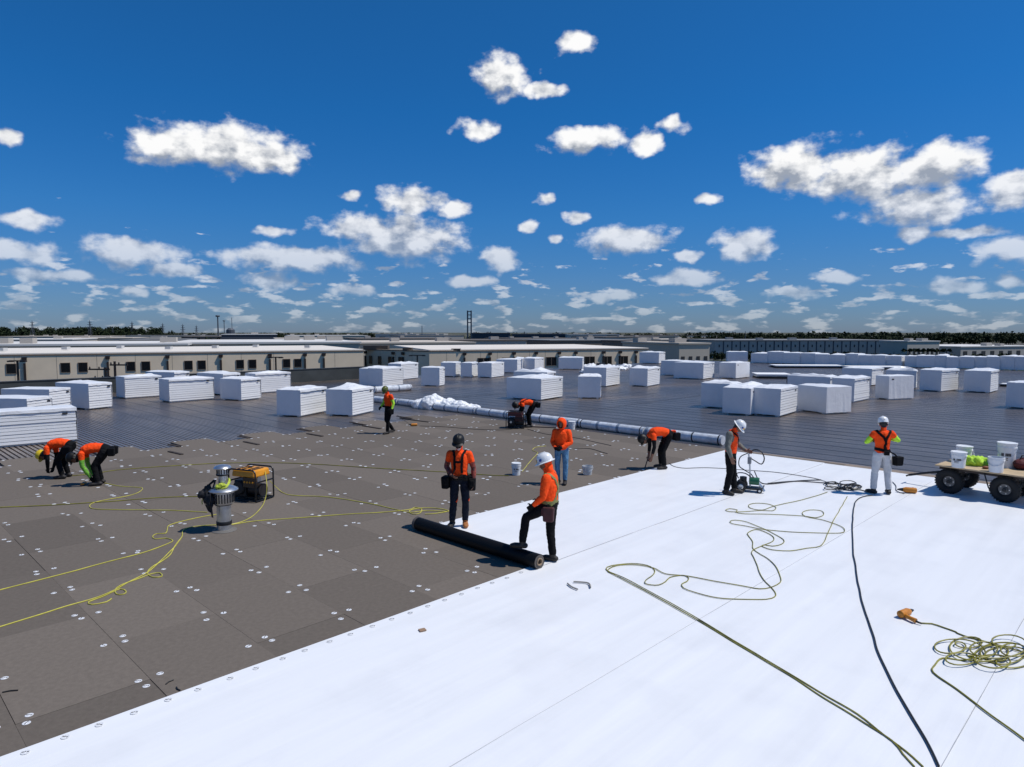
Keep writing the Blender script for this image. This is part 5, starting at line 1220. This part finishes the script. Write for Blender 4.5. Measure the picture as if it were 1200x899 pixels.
        if mark:
            for (ax_, mt) in mark:
                q = ax_; mm = MB(); c0 = V((.113 * math.cos(q), .135 * math.sin(q) - .004, Z0 + .045)); nn = V((math.cos(q), math.sin(q), .15)).normalized(); tt = V((-math.sin(q), math.cos(q), 0)); uu = nn.cross(tt)
                mm.add([H @ (c0 + nn * .003 + tt * a * .026 + uu * b * .021) for a, b in ((-1, -.6), (-.6, -1), (.6, -1), (1, -.6), (1, .6), (.6, 1), (-.6, 1), (-1, .6))], [tuple(range(8))]); mm.build('sticker', mt, sh_)
    if hood:
        mm = MB(); n, k = 24, 16; idm = {}
        for i in range(k + 1):
            for j in range(n):
                th = math.pi * i / k; ph = 2*math.pi*j/n        # polar axis = forward
                rr2 = 1 + .05 * mnoise.noise(V((math.cos(ph) * 2, math.sin(ph) * 2, th)))
                p = V((.122 * math.sin(th) * math.cos(ph), .145 * math.cos(th) - .012, .150 * math.sin(th) * math.sin(ph) + .005)) * rr2
                if p.z < -.08: p.x *= 1.12; p.y *= 1.05
                idm[i, j] = len(mm.v); mm.v.append(tuple(H @ p))
        for i in range(4, k):
            for j in range(n): mm.f.append((idm[i, j], idm[i, (j+1) % n], idm[i+1, (j+1) % n], idm[i+1, j])); mm.m.append(0)
        ho = mm.build('hood', hood, root, smooth=True); s_ = ho.modifiers.new('t', 'SOLIDIFY'); s_.thickness = .016; s_.offset = 0
    if extra: extra(root, J, bvh)
    return root
def stand(**k):
    J = dict(pel=(0, 0, .95), che=(0, .015, 1.20), nek=(0, -.005, 1.47), hed=(0, .04, 1.64), hf=(0, 1, -.1),
             shL=(-.185, 0, 1.41), shR=(.185, 0, 1.41), elL=(-.25, -.03, 1.13), elR=(.25, -.03, 1.13), wrL=(-.25, .06, .89), wrR=(.25, .06, .89),
             hiL=(-.095, 0, .92), hiR=(.095, 0, .92), knL=(-.115, .02, .50), knR=(.115, .02, .50), anL=(-.13, -.02, .085), anR=(.13, -.02, .085), ftL=(-.2, 1, 0), ftR=(.2, 1, 0))
    J.update(k); return J
def bent(hz=.88, sz=.86, reach=.52, hand_z=.22, knee_f=.03, hand_y=None, spread=.13, drop=.12):
    """folded at the hips, torso about level, arms hanging"""
    hy = -.22; sy = hy + math.sqrt(max(.05, .50 ** 2 - (sz - hz) ** 2)); cz = (hz + sz) / 2 + .09; hyd = hand_y if hand_y is not None else sy + .02
    up = (sz - hand_z - .0)
    ez = sz - min(.30, up * .52)
    return dict(pel=(0, hy, hz), che=(0, (hy + sy) / 2, cz), nek=(0, sy + .03, sz + .04), hed=(0, sy + .19, sz - drop * .4), hf=(0, .35, -1),
                shL=(-.18, sy - .01, sz), shR=(.18, sy - .01, sz), elL=(-.20, sy - .03, ez), elR=(.20, sy - .03, ez), wrL=(-.12, hyd, hand_z), wrR=(.12, hyd, hand_z),
                hiL=(-.10, hy + .02, hz - .04), hiR=(.10, hy + .02, hz - .04), knL=(-.12, knee_f, .49), knR=(.12, knee_f, .49), anL=(-spread, -.06, .085), anR=(spread, -.06, .085), ftL=(-.15, 1, 0), ftR=(.15, 1, 0))
def harness_front(mt=web_black):
    return [(mt, .045, [(-.13, -.10, 1.46), (-.11, .06, 1.47), (-.09, .16, 1.38), (-.085, .18, 1.2), (-.09, .17, 1.06)], 'harness_strap'), (mt, .045, [(.13, -.10, 1.46), (.11, .06, 1.47), (.09, .16, 1.38), (.085, .18, 1.2), (.09, .17, 1.06)], 'harness_strap'),
            (mt, .04, [(-.09, .18, 1.28), (0, .2, 1.275), (.09, .18, 1.28)], 'chest_strap')]
def belt(mt=web_black, z=1.0, w=.06):
    return [(mt, w, [(.22 * math.sin(q), .2 * math.cos(q), z) for q in [i * 2 * math.pi / 18 for i in range(19)]], 'belt')]
blue_st = mat('blue_sticker', (.03, .07, .3), .4); gold_st = mat('gold_sticker', (.7, .42, .04), .4)

# 1 harnessed worker behind the roll
person('worker in orange tee, black harness, dark cap and grey mask, standing behind the black roll', G(539, 616.5, .0135), (-.12, -1),
       stand(hed=(.0, .07, 1.62), hf=(.05, .9, -.30), elR=(.27, -.06, 1.15), wrR=(.13, .15, 1.02), hdR=(-.7, .5, -.4), elL=(-.27, -.03, 1.13), wrL=(-.28, .06, .88), knL=(-.12, .04, .50), anL=(-.10, -.03, .085), anR=(.15, .02, .085), ftL=(-.25, 1, 0), ftR=(.1, 1, 0)),
       dict(torso=hv_orange, pants=dark_jean, skin=skin_d, sleeve=[(.55, hv_orange), (1, sleeve_pat)], fore=[(1, sleeve_pat)], face=mask_g, upper_face=mask_b, neck=mask_g, bootL=boot_b, boot=boot_m, hand=skin_d, long=0, sleeve_k=1.05),
       hat=(hat_black, None, 'visor'), straps=harness_front() + belt(z=1.0) + belt(z=.94, w=.05) + [(hv_orange2, .03, [(-.14, -.05, .62), (-.19, .0, .58), (-.17, .07, .52)], 'knee_strap'), (hv_orange2, .03, [(.06, -.05, .60), (.04, .0, .55), (.07, .06, .48)], 'knee_strap')],
       pouches=[((-.25, .03, .84), (.13, .19, .24), web_black, 'tool_pouch', .15), ((.26, .02, .86), (.14, .20, .24), web_black, 'tool_pouch', -.15), ((.20, -.10, .90), (.10, .10, .16), web_black, 'tool_pouch', 0)])
# 2 worker with his boot on the roll
tA = AB(-7.48, 7.86); gA = G(646, 658, .012)
fw = V((-.93, .36, 0)).normalized(); rt = V((fw.y, -fw.x, 0))
foot = tA - gA; lx, ly = foot.dot(rt), foot.dot(fw)
person('worker in orange hooded top and white hard hat resting one boot on the black roll', gA, (fw.x, fw.y),
       stand(pel=(-.05, .02, .95), che=(-.04, .02, 1.20), nek=(-.03, .03, 1.47), hed=(-.03, .09, 1.61), hf=(-.15, .9, -.32), hiL=(-.14, .03, .93), hiR=(.05, .02, .92),
             knR=(.04, .03, .50), anR=(.02, -.02, .085), ftR=(.15, 1, 0), knL=(-.17, .38, .74), anL=(max(-.28, min(0, lx)), max(.2, min(.5, ly)), .325), ftL=(-.15, 1, .0),
             shL=(-.21, .02, 1.41), shR=(.15, .05, 1.41), elL=(-.28, .05, 1.13), wrL=(-.22, .24, .96), hdL=(.1, .75, -.6), elR=(.20, .10, 1.13), wrR=(.10, .24, .98), hdR=(-.3, .6, -.6)),
       dict(torso=hv_orange, pants=black_pant, skin=skin_d, neck=hv_orange, hair=hv_orange, hand=glove_m, bulk=1.08, waist=.06, sleeve_k=1.25, neck_r=1.35),
       hat=(hat_white, [(math.pi * .62, gold_st), (math.pi * .88, blue_st)], 'full'),
       straps=[(web_lime, .045, [(-.15, .08, 1.44), (-.12, -.10, 1.40), (-.02, -.16, 1.22), (.08, -.16, 1.08), (.14, -.08, .98)], 'harness_strap'), (web_lime, .045, [(.10, .08, 1.44), (.08, -.10, 1.40), (-.02, -.16, 1.22), (-.12, -.14, 1.08), (-.20, -.04, .98)], 'harness_strap'), (web_lime, .05, [(-.2, .1, 1.03), (-.22, 0, 1.02), (-.12, -.12, 1.02), (.03, -.15, 1.02), (.15, -.05, 1.02), (.14, .1, 1.02)], 'waist_strap'), (web_black, .055, [(-.22, 0, .985), (-.12, -.14, .98), (.03, -.16, .98), (.14, -.05, .98)], 'belt')],
       pouches=[((-.22, -.02, .84), (.10, .17, .24), mat('dark_red_pouch', (.05, .008, .01), .7, var=.4, vscale=12), 'tool_pouch', .1)])
# 3 hooded worker in blue jeans
person('worker in orange hoodie with the hood up, dark face cover and light blue jeans', G(658, 567), (-.35, -1),
       stand(elL=(-.26, .02, 1.14), wrL=(-.05, .24, 1.02), hdL=(.9, .3, -.1), elR=(.26, .0, 1.13), wrR=(.10, .23, .98), hdR=(-.8, .5, -.1), hf=(.15, .9, -.3), anL=(-.10, .02, .085), anR=(.10, -.03, .085)),
       dict(torso=hv_orange, pants=blue_jean, skin=skin_d, face=mask_b, upper_face=skin_d, neck=hv_orange, hair=hv_orange, hand=glove_m, bulk=1.12, sleeve_k=1.28, waist=.0, eye=mask_b), hood=hv_orange, scale=.92)
# 4 walking worker
person('walking worker in orange tee with lime sleeves and a dark lime patterned hard hat', G(456, 508), (-.72, -.62),
       stand(pel=(0, 0, .94), che=(0, .03, 1.19), nek=(0, .03, 1.45), hed=(0, .10, 1.60), hf=(-.1, .7, -.7), knL=(-.10, .10, .50), anL=(-.09, .12, .085), knR=(.10, .06, .50), anR=(.09, -.22, .12), ftR=(.1, 1, -.25), elL=(-.24, -.06, 1.14), wrL=(-.24, .03, .90), elR=(.24, .06, 1.13), wrR=(.18, .24, .98)),
       dict(torso=hv_orange, pants=black_pant, skin=skin_d, sleeve=[(.5, hv_orange), (1, hv_lime)], fore=[(1, hv_lime)], hand=glove_m, face=skin_d, neck=mask_b), hat=(hat_camo, None, 'visor'), straps=belt(), pouches=[((-.23, .04, .84), (.10, .18, .22), web_black, 'tool_pouch', 0)])
# 5 worker bent over the compressor
person('worker in orange tee bent over the dark compressor beside the wrapped rolls', G(619, 500.5), (-1, -.22), bent(.90, .92, hand_z=.62, hand_y=.33, knee_f=.0),
       dict(torso=hv_orange, pants=black_pant, skin=skin_d, sleeve=[(.5, hv_orange), (1, mask_b)], fore=[(1, mask_b)], hand=glove_m, face=mask_b, neck=mask_b, waist=.16), hat=(hat_black, None, 'visor'),
       straps=[(web_black, .05, [(-.12, .25, 1.0), (-.06, .05, 1.08), (.05, -.15, 1.05)], 'harness_strap'), (web_black, .05, [(.12, .25, 1.0), (.06, .05, 1.08), (-.05, -.15, 1.05)], 'harness_strap')], pouches=[((-.18, -.36, .88), (.12, .16, .20), web_black, 'tool_pouch', 0), ((.18, -.36, .88), (.12, .16, .20), web_black, 'tool_pouch', 0)])
# 6 worker bent at the membrane corner
def rod(root, J, bvh):
    MB().tube([(.10, .32, .30), (.06, .42, .02)], .016, 8).build('hand_tool', black_rubber, root)
person('worker in orange tee folded over at the corner of the white membrane', G(774, 549, .0135), (-1, -.12), bent(.95, .93, hand_z=.33, knee_f=-.02, drop=.3),
       dict(torso=hv_orange, pants=black_pant, skin=skin_d, sleeve=[(.35, hv_orange), (1, mask_b)], fore=[(.6, mask_b), (1, skin_d)], face=mask_b, neck=mask_b, waist=.14), hat=(hat_black, None, 'visor'), straps=belt(z=.95)[:0],
       pouches=[((-.16, -.40, .90), (.13, .15, .22), web_black, 'tool_pouch', 0), ((.17, -.40, .93), (.10, .14, .20), hv_orange2, 'tool_pouch', 0), ((.10, -.44, .86), (.13, .14, .20), web_black, 'tool_pouch', 0)], extra=rod)
# 7 worker guiding the welding machine
person('worker in orange vest over a grey shirt and white hard hat guiding the seam welder', G(855, 578.5, .0125), (.80, -.42),
       stand(nek=(0, .04, 1.45), che=(0, .03, 1.2), hed=(.0, .15, 1.565), hf=(.0, .66, -.74), elR=(.27, -.02, 1.13), wrR=(.27, .07, .88), elL=(-.22, .10, 1.15), wrL=(-.10, .33, 1.02), hdL=(.1, .95, -.2), knL=(-.12, .05, .5), anL=(-.14, .08, .085), anR=(.13, -.06, .085), ftL=(-.1, 1, 0), ftR=(.35, 1, 0)),
       dict(torso=grey_shirt, shoulder=grey_shirt, vest=hv_orange2, pants=black_pant, skin=skin_d, hand=skin_d, waist=.05, bulk=1.08, sleeve_k=1.25, pant_k=1.22), hat=(hat_white, [(math.pi * .2, blue_st), (math.pi * .33, gold_st)], 'full'),
       straps=[(web_black, .04, [(.14, .02, 1.46), (.06, .16, 1.34), (-.06, .18, 1.22), (-.16, .10, 1.10)], 'shoulder_strap')])
# 8 worker in white trousers
def bag(root, J, bvh):
    MB().tube([(.12, -.15, 1.0), (.22, -.16, .95), (.28, -.14, .88)], .016, 6).build('bag_strap', web_black, root)
person('worker in white trousers, orange tee with lime sleeves, black harness and white hard hat', G(1032, 578.5, .0125), (.15, 1),
       stand(hed=(.02, .06, 1.61), hf=(.25, .9, -.30), elL=(-.34, .03, 1.20), wrL=(-.14, .25, 1.22), hdL=(.8, .5, .1), elR=(.35, .06, 1.25), wrR=(.14, .27, 1.27), hdR=(-.8, .5, .1), anL=(-.17, -.02, .085), anR=(.16, -.02, .085), knL=(-.14, .02, .5), knR=(.14, .02, .5), ftL=(-.55, 1, 0), ftR=(.2, 1, 0)),
       dict(torso=hv_orange, pants=white_pant, skin=skin_d, sleeve=[(.45, hv_orange), (1, hv_lime)], fore=[(1, hv_lime)], waist=.02, hair=hair_m, neck=mask_b, pant_k=1.2, hand=glove_m), hat=(hat_white, [(-math.pi * .5, mask_g)], 'visor'),
       straps=[(web_black, .05, [(-.13, .10, 1.44), (-.14, -.06, 1.46), (-.06, -.15, 1.36), (.02, -.17, 1.26), (.03, -.17, 1.12), (.04, -.17, .98)], 'harness_strap'), (web_black, .05, [(.14, .10, 1.44), (.14, -.06, 1.46), (.08, -.15, 1.36), (.03, -.17, 1.26), (.04, -.17, 1.12), (.06, -.17, 1.0)], 'harness_strap'), (web_black, .065, [(-.2, .1, 1.06), (-.2, -.05, 1.06), (-.08, -.16, 1.05), (.06, -.18, 1.03), (.18, -.1, 1.03), (.2, .08, 1.04)], 'belt')],
       pouches=[((.29, -.13, .80), (.19, .14, .21), web_black, 'tool_bag', .4), ((.03, -.18, .98), (.11, .05, .10), web_black, 'back_plate', 0)], extra=bag)
# 9 + 10 the bent pair on the left
person('worker in orange tee and yellow hard hat bent over the boards by the ribbed metal', G(74, 560), (-1, -.05), bent(.84, .80, hand_z=.26, knee_f=.05, drop=.55),
       dict(torso=hv_orange, pants=black_pant, skin=skin_d, sleeve=[(.55, hv_orange), (1, mask_b)], fore=[(1, mask_b)], hand=glove_m, face=mask_b, neck=mask_b, waist=.12), hat=(hat_yellow, None, 'visor'), pouches=[((-.19, -.24, .74), (.12, .2, .22), web_black, 'tool_pouch', 0)])
def cpl(root, J, bvh): MB().box((0, .30, .05), (.22, .08, .05)).build('hand_tool', tool_or, root, bevel=.015)
person('worker with green sleeves bent low beside the worker in the yellow hard hat', G(114, 568), (-1, -.28), bent(.86, .80, hand_z=.20, knee_f=.02, drop=.3, hand_y=.10),
       dict(torso=hv_orange, pants=black_pant, skin=skin_d, sleeve=[(.45, hv_orange), (1, green_sleeve)], fore=[(1, green_sleeve)], hand=glove_m, face=mask_b, neck=mask_b, waist=.16), hat=(hat_black, None, 'visor'), pouches=[((-.14, -.38, .82), (.14, .14, .2), web_black, 'tool_pouch', 0), ((.16, -.36, .82), (.14, .16, .2), web_black, 'tool_pouch', 0)], extra=cpl)
